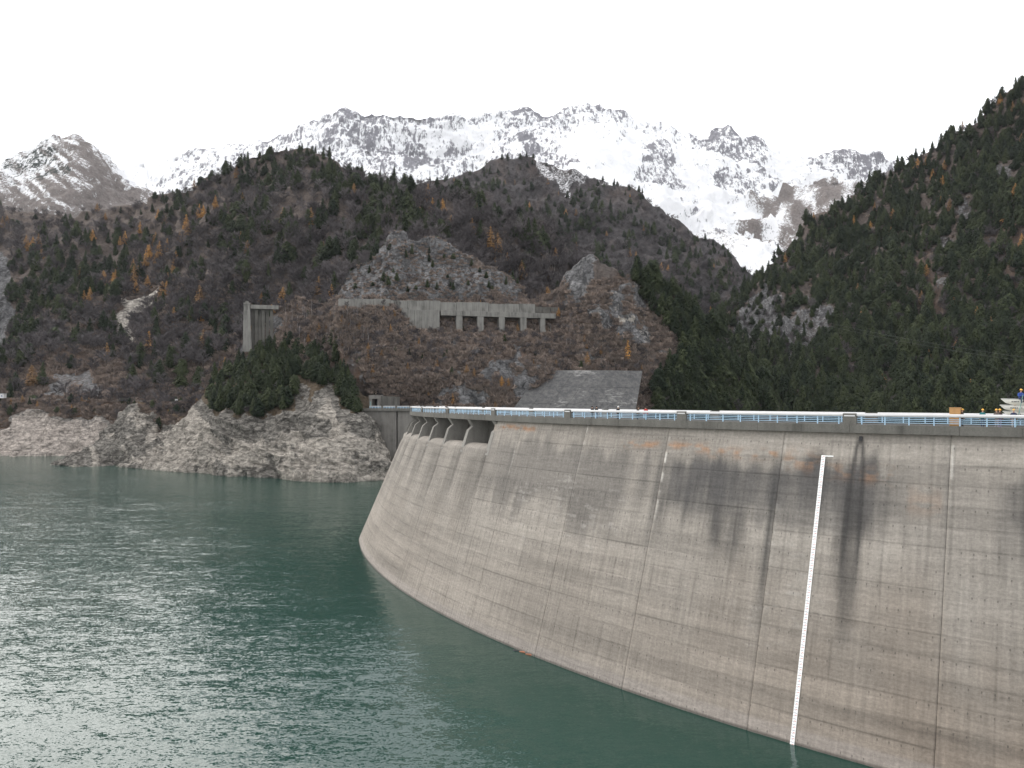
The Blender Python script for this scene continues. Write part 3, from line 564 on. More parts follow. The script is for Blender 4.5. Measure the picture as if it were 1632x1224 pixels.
        m = lim * np.exp(-((ds - 0.22) / 0.16) ** 2) * sstep(0.5, 2, dz) * sstep(z1 + 2, 3, dz) * np.clip(0.5 + 1.4 * fbm(s / 3, z / 1.2, 50 + 0 * s, 3), 0, 1); c = c * (1 - m)[..., None] + np.array([0.52, 0.50, 0.46]) * m[..., None]
    # lime patches and vertical panel lines
    m = 0.28 * sstep(0.55, 0.9, fbm(s / 1.2, z / 0.4, 70 + 0 * s, 5)) * sstep(0.1, 0.5, big) * sstep(1380, 1280, pt); c = c * (1 - m)[..., None] + np.array([0.42, 0.40, 0.37]) * m[..., None]
    q = np.abs((s / 2.02) % 1 - 0.5); m = 0.22 * sstep(0.44, 0.49, q) * sstep(-0.2, 0.2, fbm(s / 9, z / 4, 77 + 0 * s, 2)); c *= (1 - m)[..., None]
    # lift joints: thin dark line
    q = (dz / 2.0) % 1; q = np.minimum(q, 1 - q); m = 0.17 * sstep(0.08, 0.02, q) * np.clip(0.5 + 1.2 * fbm(s / 7, z / 2, 81 + 0 * s, 3), 0, 1); c *= (1 - m)[..., None]
    # washed band and wet edge at the water
    hw = z - WZ; m = 0.5 * sstep(1.7, 1.25, hw); c = c * (1 - m)[..., None] + np.array([0.285, 0.258, 0.238]) * m[..., None]
    c *= (1 - 0.6 * sstep(0.4, 0.12, hw))[..., None]
    return np.clip(c, 0.02, 0.8)

def face_block(name, ta, tb, ztop, parent=dam, ogee=False):
    gap = 0.018 / RC / D2R
    a, b = ta - gap, tb + gap                          # ta > tb; columns run to the left in the picture
    n = max(2, int((a - b) * D2R * RC / 0.21)); th = np.linspace(a, b, n)
    zs = [ztop]
    for k in range(0, 22):
        zl = -2.0 * k
        for z in (zl + 0.05, zl, zl - 0.05): zs.append(z)
        for j in range(1, 10): zs.append(zl - 0.2 * j)
    zs = sorted({round(z, 3) for z in zs if WZ - 6 <= z <= ztop}, reverse=True); zs = np.array(zs)
    T, Zm = np.meshgrid(th, zs)
    O = face(T, Zm) - 0.009 * (np.abs((-Zm / 2 + 0.5) % 1 - 0.5) < 0.005) + 0.02 * vnoise((T * 8), Zm * 0.5, 0 * T)
    O = O + 0.03 * (_hash(np.floor(-Zm / 2).astype(np.int64), np.full(T.shape, int(ta * 7)), np.zeros(T.shape, np.int64)) - 0.5)
    if ogee:                                           # rounded spillway lip
        rows = []
        for q in np.linspace(0, np.pi / 2, 9)[1:]:
            rows.append((BZ + 1.5 * np.sin(q), 1.9 * (1 - np.cos(q))))
        rows += [(BZ + 1.5, 2.6), (BZ + 1.42, 3.3)]
        rows = rows[::-1]
        Ze = np.array([r[0] for r in rows])[:, None] + 0 * th; Oe = np.array([face(th, BZ) - r[1] for r in rows])
        T = np.vstack([np.repeat(th[None], len(rows), 0), T]); Zm = np.vstack([Ze, Zm]); O = np.vstack([Oe, O])
    A = T * D2R; nr, nc = T.shape
    X, Yy = C0[0] + (RC + O) * np.cos(A), C0[1] + (RC + O) * np.sin(A); Zw = Zm + zc(T) * (Zm > -8)
    V = np.stack([X, Yy, Zw], -1).reshape(-1, 3); F = grid_faces(nr, nc)
    col = dam_color(T, Zm).reshape(-1, 3); nv = nr * nc
    # return faces down the two joints, so the block has thickness
    def side(j, flip):
        nonlocal V, F, col
        i = np.arange(nr) * nc + j; back = V[i].copy(); ang = T[:, j] * D2R
        back[:, 0] -= 1.6 * np.cos(ang); back[:, 1] -= 1.6 * np.sin(ang); off = len(V)
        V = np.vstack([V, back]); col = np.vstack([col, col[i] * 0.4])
        k = np.arange(nr - 1); q = np.stack([i[:-1], i[1:], off + k + 1, off + k], -1); F = np.vstack([F, q[:, ::-1] if flip else q])
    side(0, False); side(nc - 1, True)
    me = mesh_np(name, V, F[:, ::-1], True); set_col(me, 'Col', col)
    fl = np.zeros((len(V), 3), np.float32); fl[:nv, 0] = ((T + 150) * D2R * RC).ravel(); fl[:nv, 1] = Zm.ravel()
    me.attributes.new('flow', 'FLOAT_VECTOR', 'POINT').data.foreach_set('vector', fl.ravel())
    wv = np.zeros(len(V), np.float32); wv[:nv] = (sstep(1150, 800, pxtop(T)) * sstep(8, 10, -Zm) * sstep(24, 16, -Zm) + 0.25).ravel()
    me.attributes.new('weep', 'FLOAT', 'POINT').data.foreach_set('value', wv)
    return under(link(name, me, M['dam'], parent))
for i in range(len(jo) - 1): face_block('concrete_block', jo[i], jo[i + 1], ZT)
face_block('concrete_block', jo[-1], PK[0], ZT)
for k in range(10): face_block('spillway_block', PK[k], PK[k + 1], BZ, ogee=True)
for ta, tb in ((PK[10], -185.0), (-185.0, -190.0)): face_block('concrete_block', ta, tb, ZT)

def ring(name, ta, tb, prof, mat, step=0.35, parent=dam, gap=0.0):
    """prof: closed list of (offset, z) swept along the crest from ta to tb."""
    n = max(2, int(abs(ta - tb) / step) + 1); th = np.linspace(ta - gap, tb + gap, n); k = len(prof); V = []
    for t in th:
        for o, z in prof: V.append(crest(t, o, z + zc(t)))
    F = []
    for i in range(n - 1):
        for j in range(k): F.append((i * k + j, i * k + (j + 1) % k, (i + 1) * k + (j + 1) % k, (i + 1) * k + j))
    F.append(tuple(range(k - 1, -1, -1))); F.append(tuple((n - 1) * k + j for j in range(k)))
    me = bpy.data.meshes.new(name); me.from_pydata(V, [], F)
    bm = bmesh.new(); bm.from_mesh(me); bmesh.ops.recalc_face_normals(bm, faces=bm.faces); bm.to_mesh(me); bm.free()
    o = link(name, me, mat, parent)
    return under(o) if parent is dam else o
TA, TB = -100.0, -190.0
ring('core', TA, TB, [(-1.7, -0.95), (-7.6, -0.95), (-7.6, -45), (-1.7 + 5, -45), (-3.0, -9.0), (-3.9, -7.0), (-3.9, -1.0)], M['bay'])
ring('road_deck', TA, TB, [(-0.62, -0.12), (-7.6, -0.12), (-7.6, -0.94), (-0.62, -0.94)], M['road'])
PIL = [-130.95 - 6.44 * k for k in range(-4, 9)]
PW = 0.70 / RC / D2R
for k in range(len(PIL) - 1):
    a, b = PIL[k], PIL[k + 1]
    for j in range(4):
        t0, t1 = a + (b - a) * j / 4, a + (b - a) * (j + 1) / 4
        ring('coping_panel', t0, t1, [(0, -0.01 * (j % 2)), (-0.6, 0.0), (-0.6, -0.93), (-0.02, -0.93)], M['fascia'], gap=-0.006 if False else 0.004)
        ring('coping_panel', t0, t1, [(-7.62, 0), (-8.1, 0), (-8.1, -0.93), (-7.62, -0.93)], M['fascia'], gap=0.004)
for tk in PIL:
    for o in (-0.28, -7.86):
        p = ring('parapet_pillar', tk + PW, tk - PW, [(o + 0.26, 0.004), (o - 0.3, 0.004), (o - 0.3, 1.17), (o + 0.26, 1.17)], M['fascia'])
        q = ring('lamp_plate', tk + PW * .8, tk - PW * .8, [(o + 0.285, 0.86), (o + 0.262, 0.86), (o + 0.262, 1.0), (o + 0.285, 1.0)], M['white'], parent=p)
        q.location = (0, 0, 0)
def railing(a, b, o):
    a, b = a - PW - 0.004, b + PW + 0.004
    r = ring('railing', a, b, [(o - 0.10, 0.87), (o + 0.10, 0.87), (o + 0.17, 0.95), (o + 0.17, 1.10), (o + 0.10, 1.20), (o - 0.10, 1.20), (o - 0.17, 1.10), (o - 0.17, 0.95)], M['white'])
    for z in (0.24, 0.44, 0.64):
        ring('rail_bar', a, b, [(o - .03, z - .03), (o + .03, z - .03), (o + .03, z + .03), (o - .03, z + .03)], M['blue'], parent=r)
    hp = 0.055 / RC / D2R
    for j in range(9):
        t = a - 0.15 + (b - a + 0.30) * j / 8
        ring('railing_post', t + hp, t - hp, [(o - .05, 0.002), (o + .05, 0.002), (o + .05, .90), (o - .05, .90)], M['blue'], parent=r)
for k in range(len(PIL) - 1):
    railing(PIL[k], PIL[k + 1], -0.28)
    railing(PIL[k], PIL[k + 1], -7.86)
# spillway piers: bracket at the top, knee, then the slope of the face
def pier(tk):
    w_ = 0.55 / RC / D2R; outl = [(-0.15, -0.94), (-0.95, -2.15)]
    for z in np.linspace(-2.9, BZ - 0.2, 7): outl.append((face(tk, z) + 0.03, z))
    outl += [(face(tk, BZ - 0.8) - 0.5, BZ - 0.8), (-3.95, BZ + 0.5), (-3.95, -0.94)]
    return ring('spillway_pier', tk + w_, tk - w_, outl, M['pier'], step=1)
for k in range(0, 11): pier(PK[k])
for k in range(0, 10):
    t = PK[k] - 0.55
    for tt in (t,): ring('dark_box', tt + 0.16, tt - 0.16, [(-2.3, -2.0), (-3.9, -2.0), (-3.9, -2.45), (-2.3, -2.45)], M['dark'], step=0.2)  # plain dark box high in each bay, purpose not identified
# contraction joint backing, outlet
tt = th_of_px(1370); ring('outlet_pipe', tt + 0.05, tt - 0.05, [(face(tt, -1.5) + 0.18, -1.3), (face(tt, -1.5) - 0.3, -1.3), (face(tt, -1.5) - 0.3, -1.75), (face(tt, -1.6) + 0.18, -1.75)], M['dark'], step=0.2)
for pj in (1514, 1247, 1062, 930):
    t = th_of_px(pj); h = 0.03 / RC / D2R
    ring('joint_filler', t + h, t - h, [(face(t, ZT) - 0.10, ZT - 0.05), (face(t, ZT) - 0.4, ZT - 0.05), (face(t, WZ - 4) - 0.4, WZ - 4), (face(t, WZ - 4) - 0.10, WZ - 4)], M['dark'], step=0.2)

# water level gauge
tg = th_of_px(1313); gz0 = -3.5; wdt = 0.21 / RC / D2R
gauge = empty('water_level_gauge', crest(tg, face(tg, gz0), gz0)); tag(gauge, 'long white water level gauge board running down the dam face', 'gauge')
def ug(o): o.location = -gauge.location; return o
nb_ = 28; gz = np.linspace(gz0, WZ - 1.5, nb_ + 1)
for i in range(nb_):
    z0, z1 = gz[i] - 0.01, gz[i + 1] + 0.01; off = 0.10
    q = ug(ring('gauge_board', tg + wdt, tg - wdt, [(face(tg, z0) + off, z0), (face(tg, z0) + off - .07, z0), (face(tg, z1) + off - .07, z1), (face(tg, z1) + off, z1)], M['gauge'], step=1, parent=gauge))
    mb = MB(); mr = MB(); hh = (z0 - z1) / 4
    for j in range(4):
        for (u0, u1), tgt in (((-0.1, 0.75), mb if j % 2 else mr), ((-0.8, 0.1), mb)):
            za = z0 - hh * (j + 0.25 + 0.25 * (tgt is mb)); zb = za - hh * 0.38
            pts = [crest(tg + wdt * u, face(tg, z) + off + dd, z) for dd in (0.002, 0.008) for u, z in ((u0, zb), (u1, zb - 0.1 * hh), (u1, za - 0.1 * hh), (u0, za))]
            tgt.hexa(pts)
    for m_, mm in ((mb, M['mark']), (mr, M['markred'])):
        o = m_.build('gauge_mark', mm, q); tag(o, kind='stuff')
ug(ring('top_arm', tg + wdt * 1.0 + 0.26, tg + wdt * 1.02, [(face(tg, gz0) + .1, gz0), (face(tg, gz0) + .03, gz0), (face(tg, gz0) + .03, gz0 - .14), (face(tg, gz0) + .1, gz0 - .14)], M['gauge'], step=.05, parent=gauge))

# ------------------------------------------------------------------ wing wall, portal
WA, WB = np.array([*P(576, 0, 378)[:2]]), np.array([*P(704, 0, 368)[:2]])
wu = (WB - WA) / np.linalg.norm(WB - WA); wl = np.linalg.norm(WB - WA); wnn = np.array([wu[1], -wu[0]])   # towards the camera
ZW = -1.5
wing = empty('dam_wing', (*WA, ZW)); tag(wing, 'straight grey wing wall joining the arch dam to the rock headland', 'dam wing'); wing.rotation_euler = (0, 0, math.atan2(wu[1], wu[0]))
def wbox(name, u0, u1, f0, f1, z0, z1, mat, par=None):      # u along the wall, f towards the lake
    return MB().box(((u0 + u1) / 2, -(f0 + f1) / 2, (z0 + z1) / 2), (u1 - u0, f1 - f0, z1 - z0)).build(name, mat, par or wing)
pu = lambda px: (px - 576) / 128 * wl
wbox('coping', 0.5, wl + 4, -6, 1.1, -1.25, 0.0, M['fascia'])
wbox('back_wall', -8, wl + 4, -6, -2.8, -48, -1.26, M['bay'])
bl = [(-8, pu(590) - .02, 'wall_panel'), (pu(601.5), pu(632.5) - .04, 'wall_panel'), (pu(635), wl + 4, 'wall_panel')]
for u0, u1, nm in bl: wbox(nm, u0, u1, -2.78, 0, -48, -1.26, M['wing'])
wbox('groove_back', pu(632.5), pu(635), -2.7, -0.9, -48, -1.26, M['bay'])
ua, ub = pu(590), pu(601.5) - .02; mb = MB()                 # arched niche: lintel with a round soffit
prev = None
for q in np.linspace(0, np.pi, 11):
    u = (ua + ub) / 2 - (ub - ua) / 2 * math.cos(q); z = -8.2 + (ub - ua) / 2 * math.sin(q) * 1.2 - 2
    if prev: mb.hexa([(prev[0], 0, prev[1]), (u, 0, z), (u, 2.75, z), (prev[0], 2.75, prev[1]), (prev[0], 0, -1.27), (u, 0, -1.27), (u, 2.75, -1.27), (prev[0], 2.75, -1.27)])
    prev = (u, z)
mb.build('niche_arch', M['wing'], wing)
wbox('lift_band', pu(601.8), pu(632), 0.003, 0.10, -8.2, -7.9, M['wing'])
us = list(np.linspace(4, wl - 1, 6))
for i in range(5):
    u0, u1 = us[i] + .6, us[i + 1] - .6
    r = wbox('railing', u0, u1, 0.55, 0.87, 0.85, 1.15, M['white'])
    for z in (.25, .45, .65): wbox('rail_bar', u0, u1, .67, .75, z - .04, z + .04, M['blue'], r)
    for j in range(5):
        u = u0 + .1 + (u1 - u0 - .2) * j / 4; wbox('railing_post', u - .08, u + .08, .63, .79, 0.003, .85, M['blue'], r)
for u in us[1:-1]: wbox('parapet_pillar', u - .55, u + .55, .4, 1.0, 0.003, 1.15, M['fascia'])
for j in range(12): wbox('coping_panel', 1 + j * wl / 12, 1 + (j + 1) * wl / 12 - .05, 1.103, 1.2, -1.2, -0.02, M['fascia'])
portal = empty('tunnel_portal', (*(WA + wu * pu(582)), ZW)); portal.rotation_euler = wing.rotation_euler
tag(portal, 'small concrete tunnel portal with blue-grey door at the end of the dam wing', 'portal')
q = lambda name, u0, u1, f0, f1, z0, z1, mat, par=portal: MB().box(((u0 + u1) / 2, -(f0 + f1) / 2, (z0 + z1) / 2), (u1 - u0, f1 - f0, z1 - z0)).build(name, mat, par)
k_ = 378 / FPX
q('jamb', 0, 5 * k_, -9, -4.5, 0, 15 * k_, M['wing']); q('jamb', 14.5 * k_, 18.5 * k_, -9, -4.5, 0, 15 * k_, M['wing'])
q('lintel', 0, 18.5 * k_, -9, -4.3, 15 * k_ + .003, 21 * k_, M['wing'])
dr = q('door', 9 * k_, 14.5 * k_ - .01, -8.5, -8.2, 0, 15 * k_ - .01, plain('door_blue_grey', (0.22, 0.30, 0.38), .5))
for j in range(3): q('door_panel', 9.3 * k_, 14.2 * k_, -8.197, -8.1, .3 + j * 1.35, 1.45 + j * 1.35, plain('door_panel_blue', (0.26, 0.35, 0.43), .5), dr)
q('back', 5 * k_ + .003, 9 * k_ - .003, -9, -8.4, 0, 15 * k_, M['dark']); q('notice_board', 1.5 * k_, 4 * k_, -4.495, -4.4, 4 * k_, 11 * k_, plain('board_green', (0.2, 0.26, 0.25), .6))
for j in range(5): q('retaining_panel', (18.8 + j * 5.6) * k_, (24.2 + j * 5.6) * k_, -9, -6 + .1 * (j % 2), -1, (19.5 - j * .3) * k_, M['bay'])

# ------------------------------------------------------------------ gallery on the hillside, buttress, spillway apron
def frame_obj(name, A, B, z, label, cat):
    A, B = np.array(A), np.array(B); u = (B - A) / np.linalg.norm(B - A)
    o = empty(name, (A[0], A[1], z), math.atan2(u[1], u[0])); tag(o, label, cat); return o, np.linalg.norm(B - A)
A2, B2 = P(640, 0, 428)[:2], P(886, 0, 452)[:2]
via, vl = frame_obj('hillside_gallery', A2, B2, 52.2, 'weathered concrete road gallery on piers under the grey cliff', 'gallery')
vk = vl / 246
def vb(name, p0, p1, f0, f1, z0, z1, mat, par=None):
    return MB().box((((p0 + p1) / 2 - 640) * vk, -(f0 + f1) / 2, (z0 + z1) / 2), ((p1 - p0) * vk, f1 - f0, z1 - z0)).build(name, mat, par or via, bevel=.06)
for j, p0 in enumerate(np.arange(700, 884, 15.5)): vb('beam', p0, p0 + 15.3, -5, 0.25, -2.9, -0.02, M['old'])
for j, p0 in enumerate(np.arange(640, 698, 19.4)): vb('retaining_panel', p0, p0 + 19.2, -6, 0.1 + .12 * (j % 2), -12 + 0.7 * j * (j < 2), -0.02 - .3 * (j % 2), M['old'])
for j, p0 in enumerate(np.arange(548, 852, 25.6)): vb('upper_wall_panel', p0, p0 + 25.3, -9, -4.2 + .15 * (j % 2), -0.5, 5.0 + .3 * ((j * 7) % 3), M['old'])
for p0 in np.arange(856, 900, 13): vb('upper_wall_panel', p0, p0 + 12.6, -9, -5.2, -1.5, 4.2, M['bay'])
for p0, p1, zb in ((724, 734, -12.5), (757.5, 767.5, -12), (792, 801.5, -11), (827, 837, -11.5), (860, 868, -9.5)):
    pr = vb('pier', p0, p1, -4, 0.1, zb, -2.92, M['old']); vb('pier_foot', p0 - .6, p1 + .6, -4.2, 0.5, zb - 2, zb - .003, M['old'], pr)
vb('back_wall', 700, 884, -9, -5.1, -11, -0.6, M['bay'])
A3, B3 = P(388, 0, 447)[:2], P(440, 0, 452)[:2]
but, bl_ = frame_obj('buttress', A3, B3, 57.0, 'concrete retaining buttress with tall pillar on the left of the brown knoll', 'buttress'); bk = bl_ / 52
def bb(name, p0, p1, f0, f1, z0, z1, mat): return MB().box((((p0 + p1) / 2 - 388) * bk, -(f0 + f1) / 2, (z0 + z1) / 2), ((p1 - p0) * bk, f1 - f0, z1 - z0)).build(name, mat, but, bevel=.08)
mb = MB(); k0 = (-1.5) * bk, 12.5 * bk
mb.hexa([(-1.2 * bk, -1.0, -27), (13.5 * bk, -1.0, -27), (13.5 * bk, 3, -27), (-1.2 * bk, 3, -27), (0.4 * bk, 0, 0), (10 * bk, 0, 0), (10 * bk, 3, 0), (0.4 * bk, 3, 0)]); mb.build('pillar', M['old'], but)
bb('pillar_cap', 388.2, 398.6, -3.3, .3, 0.003, 1.0, M['old']); bb('pillar_top', 390.5, 396, -2.5, -.5, 1.003, 2.0, M['old']); bb('beam', 399, 444, -3, -.3, -2.3, 0.0, M['old'])
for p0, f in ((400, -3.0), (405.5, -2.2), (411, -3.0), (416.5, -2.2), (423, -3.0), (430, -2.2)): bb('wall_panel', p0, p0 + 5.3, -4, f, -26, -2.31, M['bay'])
bb('pillar_groove', 393.2, 394.4, 0.02, .12, -20, -1.0, M['bay'])
# apron behind the crest
apr = empty('concrete_apron', tuple(P(930, 650, 400))); tag(apr, 'large grey sloping concrete apron with white lime stains behind the dam crest', 'apron')
def apanel(pts, t=0.8):
    a = [np.array(P(*p)) for p in pts]; b = [p + np.array([0, t * 0.8, -t * 0.6]) for p in a]
    mb = MB(); mb.hexa([tuple(v) for v in b] + [tuple(v) for v in a]); o = mb.build('apron_panel', M['apron'], apr, bevel=.05); o.location = -apr.location; return o
t = NT('apron_lime'); n1 = t.noise(t.pos((.5, .5, .12)), 1, 6, .65); n2 = t.noise(t.pos((.25, .25, 1.1)), 1.1, 7, .75)
n4 = t.noise(t.pos(), .05, 2, .5); n5 = t.noise(t.pos((1, 1, 1)), 2.0, 5, .7)
a_ = t.mix(t.ramp(n1, [(.4, 0.), (.65, 1.)]), (.055, .055, .057), (.10, .099, .096)); a_ = t.mix(1, a_, t.ramp(n5, [(.3, .75), (.7, 1.25)]), 'MULTIPLY')
lm_ = t.math('ADD', n2, t.math('MULTIPLY', t.math('SUBTRACT', n4, .5), .9)); t.col(t.mix(t.ramp(lm_, [(.62, 0.), (.74, 0.6)]), a_, (.27, .265, .255))); t.bump(n5, .5, .1); M['apron'] = t.m
def lerp2(p, q, f): return tuple(a + (b - a) * f for a, b in zip(p, q))
TL, TR, BL, BR = (862, 590, 413), (1024, 591, 409), (806, 668, 376), (1010, 672, 370); CT, CB = (972, 590, 405), (912, 672, 368)
for (a, b, c, d), nn in (((TL, CT, CB, BL), 4), ((CT, TR, BR, CB), 3)):
    for i in range(nn):
        for j in range(3):
            g = lambda u, v: lerp2(lerp2(a, b, u), lerp2(d, c, u), v)
            e = .0012; u0, u1, v0, v1 = i / nn + e, (i + 1) / nn - e, j / 3 + e, (j + 1) / 3 - e
            apanel([g(u0, v1), g(u1, v1), g(u1, v0), g(u0, v0)])
rb = [(P(860, 588.6, 427.5)), P(972, 588.8, 420), P(1024, 590, 424)]

# ------------------------------------------------------------------ lake
n = 3
lake = mesh_np('lake', [(-3000, -60, WZ), (700, -60, WZ), (700, 900, WZ), (-3000, 900, WZ)], [[0, 1, 2, 3]])
tag(link('lake', lake, M['water']), 'rippled green reservoir water', kind='structure')

hb = MB().box((0, 2950, (WZ - 61 + 2100) / 2), (15600, 6700, 2100 - (WZ - 61))).build('haze', None)
hm_ = bpy.data.materials.new('air'); hm_.use_nodes = True; ht = hm_.node_tree; ht.nodes.clear(); hv = ht.nodes.new('ShaderNodeVolumePrincipled'); hv.inputs['Color'].default_value = (0.9, 0.94, 1, 1); hv.inputs['Density'].default_value = 1.9e-5
ht.links.new(hv.outputs[0], ht.nodes.new('ShaderNodeOutputMaterial').inputs['Volume']); hb.data.materials.append(hm_); tag(hb, 'thin cold mountain air', kind='stuff')

# ------------------------------------------------------------------ road along the left shore
def strip(name, pts, w0, w1, h0, h1, mat, label=None, kind='structure', parent=None):
    mb = MB(); pr = None
    for p in pts:
        p = np.array(p); c = [tuple(p + np.array([0, w0, h0])), tuple(p + np.array([0, w1, h0])), tuple(p + np.array([0, w1, h1])), tuple(p + np.array([0, w0, h1]))]
        if pr: mb.hexa([pr[0], c[0], c[1], pr[1], pr[3], c[3], c[2], pr[2]])
        pr = c
    o = mb.build(name, mat, parent)
    if label: tag(o, label, kind=kind)
    return o
rp = [P(px, y, d) for px, y, d in ((-300, 636, 590), (-60, 635, 556), (0, 635.5, 548), (60, 635.5, 543), (120, 636.5, 538), (180, 638, 533), (230, 639, 528), (262, 641, 520), (300, 641.5, 514), (330, 641, 508))]
strip('road', rp, -1, 8, -0.9, -0.3, M['road'], 'narrow road along the left shore')
gw = empty('guard_wall', tuple(rp[2])); tag(gw, 'pale low guard wall along the road above the left shore', 'wall')
for i in range(1, 6):
    for j in range(6):
        a, b = lerp2(rp[i], rp[i + 1], j / 6 + .004), lerp2(rp[i], rp[i + 1], (j + 1) / 6 - .004)
        o = strip('wall_panel', [a, b], -1.6, -1.15, -0.9, 0.12 + .12 * ((i * 3 + j * 5) % 3), M['old'], parent=gw); o.location = -gw.location
rw = empty('retaining_wall', tuple(rp[8])); tag(rw, 'grey stone retaining wall under the road beside the headland', 'wall')
for j in range(8):
    a, b = lerp2(rp[6], rp[9], j / 8 + .004), lerp2(rp[6], rp[9], (j + 1) / 8 - .004)
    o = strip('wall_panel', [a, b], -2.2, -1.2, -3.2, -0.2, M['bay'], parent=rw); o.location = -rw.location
hut = empty('roadside_hut', tuple(P(3, 635, 541))); tag(hut, 'small white hut with blue window beside the shore road', 'hut')
MB().box((0, 0, 1.7), (4.4, 3, 3.0)).build('wall', M['white'], hut); MB().box((0, 0, 3.35), (5, 3.6, .28)).build('roof', plain('roof_grey', (.35, .35, .36)), hut)
for x in (-1, .9): 
    f = MB().box((x, -1.53, 1.7), (1.1, .08, 1.1)).build('window', plain('window_frame', (.6, .6, .6)), hut); MB().box((x, -1.59, 1.7), (.9, .04, .9)).build('pane', plain('window_blue', (.08, .12, .22), .2), f)
sg = empty('road_sign', tuple(P(281, 641, 512))); tag(sg, 'small white board standing beside the road left of the headland', 'sign')
MB().box((0, 0, 1.5), (1.8, .1, 1.2)).build('board', M['white'], sg); [MB().box((x, .1, .5), (.1, .08, 1.4)).build('post', M['dark'], sg) for x in (-.6, .6)]
br = empty('road_bridge', tuple(P(204, 637, 527))); tag(br, 'short dark road bridge with railing near the rock spit', 'bridge')
MB().box((0, 0, -.4), (11, 3, .5)).build('deck', M['dark'], br); MB().box((0, -1.5, .75), (11, .1, .12)).build('top_rail', M['wing'], br)
for x in np.linspace(-5, 5, 6): MB().box((x, -1.5, .27), (.14, .1, .82)).build('post', M['wing'], br)

# ------------------------------------------------------------------ trees
def conifer_mesh(seed, h=12., r=2.5, n=420, sharp=1.0, gaps=0.25, tiers=0):
    g = np.random.default_rng(seed); V = []; F = []
    prof = lambda t: r * (1 - t) ** (0.75 * sharp) * (0.55 + 0.45 * min(1, t / 0.16)) 
    ph = g.uniform(0, 6.28, 4); 
    for i in range(n):                                   # leaf clumps over the cone, drooping outwards
        t = 1 - math.sqrt(g.uniform(0.0, 1.0)) if i > n // 6 else g.uniform(0.6, 1)
        if tiers: t = (math.floor(t * tiers) + g.beta(1.2, 3)) / tiers
        t = min(t, .985); a = g.uniform(0, 6.283)
        lob = 1 + 0.28 * math.sin(3 * a + ph[0] + 9 * t) + 0.18 * math.sin(5 * a + ph[1] - 17 * t)
        rr = prof(t) * lob * (0.55 + 0.5 * g.uniform() ** 0.6); z = h * (0.08 + 0.92 * t)
        c = np.array([rr * math.cos(a), rr * math.sin(a), z]); sz = (0.20 + 0.30 * (1 - t)) * r * 0.55 * g.uniform(.6, 1.3)
        out = np.array([math.cos(a), math.sin(a), -0.45 + g.uniform(-.35, .35)]); side = np.array([-math.sin(a), math.cos(a), g.uniform(-.4, .4)])
        k = len(V); V += [c - side * sz * .75 - out * sz * .5 , c + side * sz * .75 - out * sz * .5 + [0, 0, .15 * sz], c + out * sz * g.uniform(.8, 1.4), c - out * sz * .3 + [0, 0, sz * .7]]
        F += [(k, k + 1, k + 3), (k + 1, k + 2, k + 3), (k, k + 3, k + 2)]
    m = 7; k = len(V)                                    # inner body
    for t in (0.06, 0.3, 0.6, 0.9):
        for j in range(m):
            a = 6.283 * j / m; q = prof(t) * (0.52 if not tiers else .22) * g.uniform(.75, 1.2); V.append(np.array([q * math.cos(a), q * math.sin(a), h * (.08 + .92 * t)]))
    for i in range(3):
        for j in range(m):
            a, b = k + i * m + j, k + i * m + (j + 1) % m; F += [(a, b, b + m), (a, b + m, a + m)]
    return mesh_np('crown', V, F)
def trunk_mesh(h, r, seed=0, lean=.02, n=5):
    g = np.random.default_rng(seed); mb = MB(); pts = [(0, 0, -1.5)] + [(g.normal(0, lean * h * t), g.normal(0, lean * h * t), h * t) for t in (.3, .65, 1.)]
    mb.tube(pts, [r * 1.2, r, r * .65, r * .2], n); return mb.mesh('trunk', True), pts
def bare_crown(seed, h=9., r=3.6, n=330, base=.3, wdt=.095, slim=False):
    g = np.random.default_rng(seed); V = []; F = []
    def tri(a, b, w):
        d = b - a; L = np.linalg.norm(d) + 1e-6; s = np.cross(d / L, g.normal(size=3)); s /= np.linalg.norm(s) + 1e-6; k = len(V)
        V.extend([a - s * w, a + s * w, b + s * w * .3, b - s * w * .3]); F.append((k, k + 1, k + 2, k + 3))
    nl = 9 if not slim else 12
    for i in range(nl):
        a = 2.4 * i + g.uniform(-.4, .4); t0 = base + (1 - base) * (i / nl) * .75; o = np.array([0, 0, h * t0])
        el = g.uniform(.35, .9) if not slim else g.uniform(.6, 1.1); L = r * (1.15 - .55 * t0) * g.uniform(.8, 1.15)
        d = np.array([math.cos(a) * math.cos(el), math.sin(a) * math.cos(el), math.sin(el)]); e = o + d * L
        tri(o, e, wdt * 1.8)
        for j in range(n // nl):
            f = g.uniform(.25, 1); st = o + d * L * f; dv = d + g.normal(size=3) * .75 + np.array([0, 0, .45]); dv /= np.linalg.norm(dv)
            tri(st, st + dv * r * g.uniform(.18, .55), wdt * g.uniform(.5, 1.1))
    return mesh_np('crown', V, F)
def brush_mesh(seed, n=90, h=1.6, r=1.5):
    g = np.random.default_rng(seed); V = []; F = []
    for i in range(n):
        a = g.uniform(0, 6.283); b = np.array([g.normal(0, r * .35), g.normal(0, r * .35), -.2]); d = np.array([math.cos(a) * .8, math.sin(a) * .8, g.uniform(.5, 1.6)]); d /= np.linalg.norm(d)
        e = b + d * h * g.uniform(.5, 1.15); s = np.cross(d, g.normal(size=3)); s /= np.linalg.norm(s); k = len(V); w_ = g.uniform(.04, .12)
        V.extend([b - s * w_, b + s * w_, e + s * w_ * 1.6, e - s * w_ * .6]); F.append((k, k + 1, k + 2, k + 3))
    return mesh_np('brush', V, F)
KIND = {}
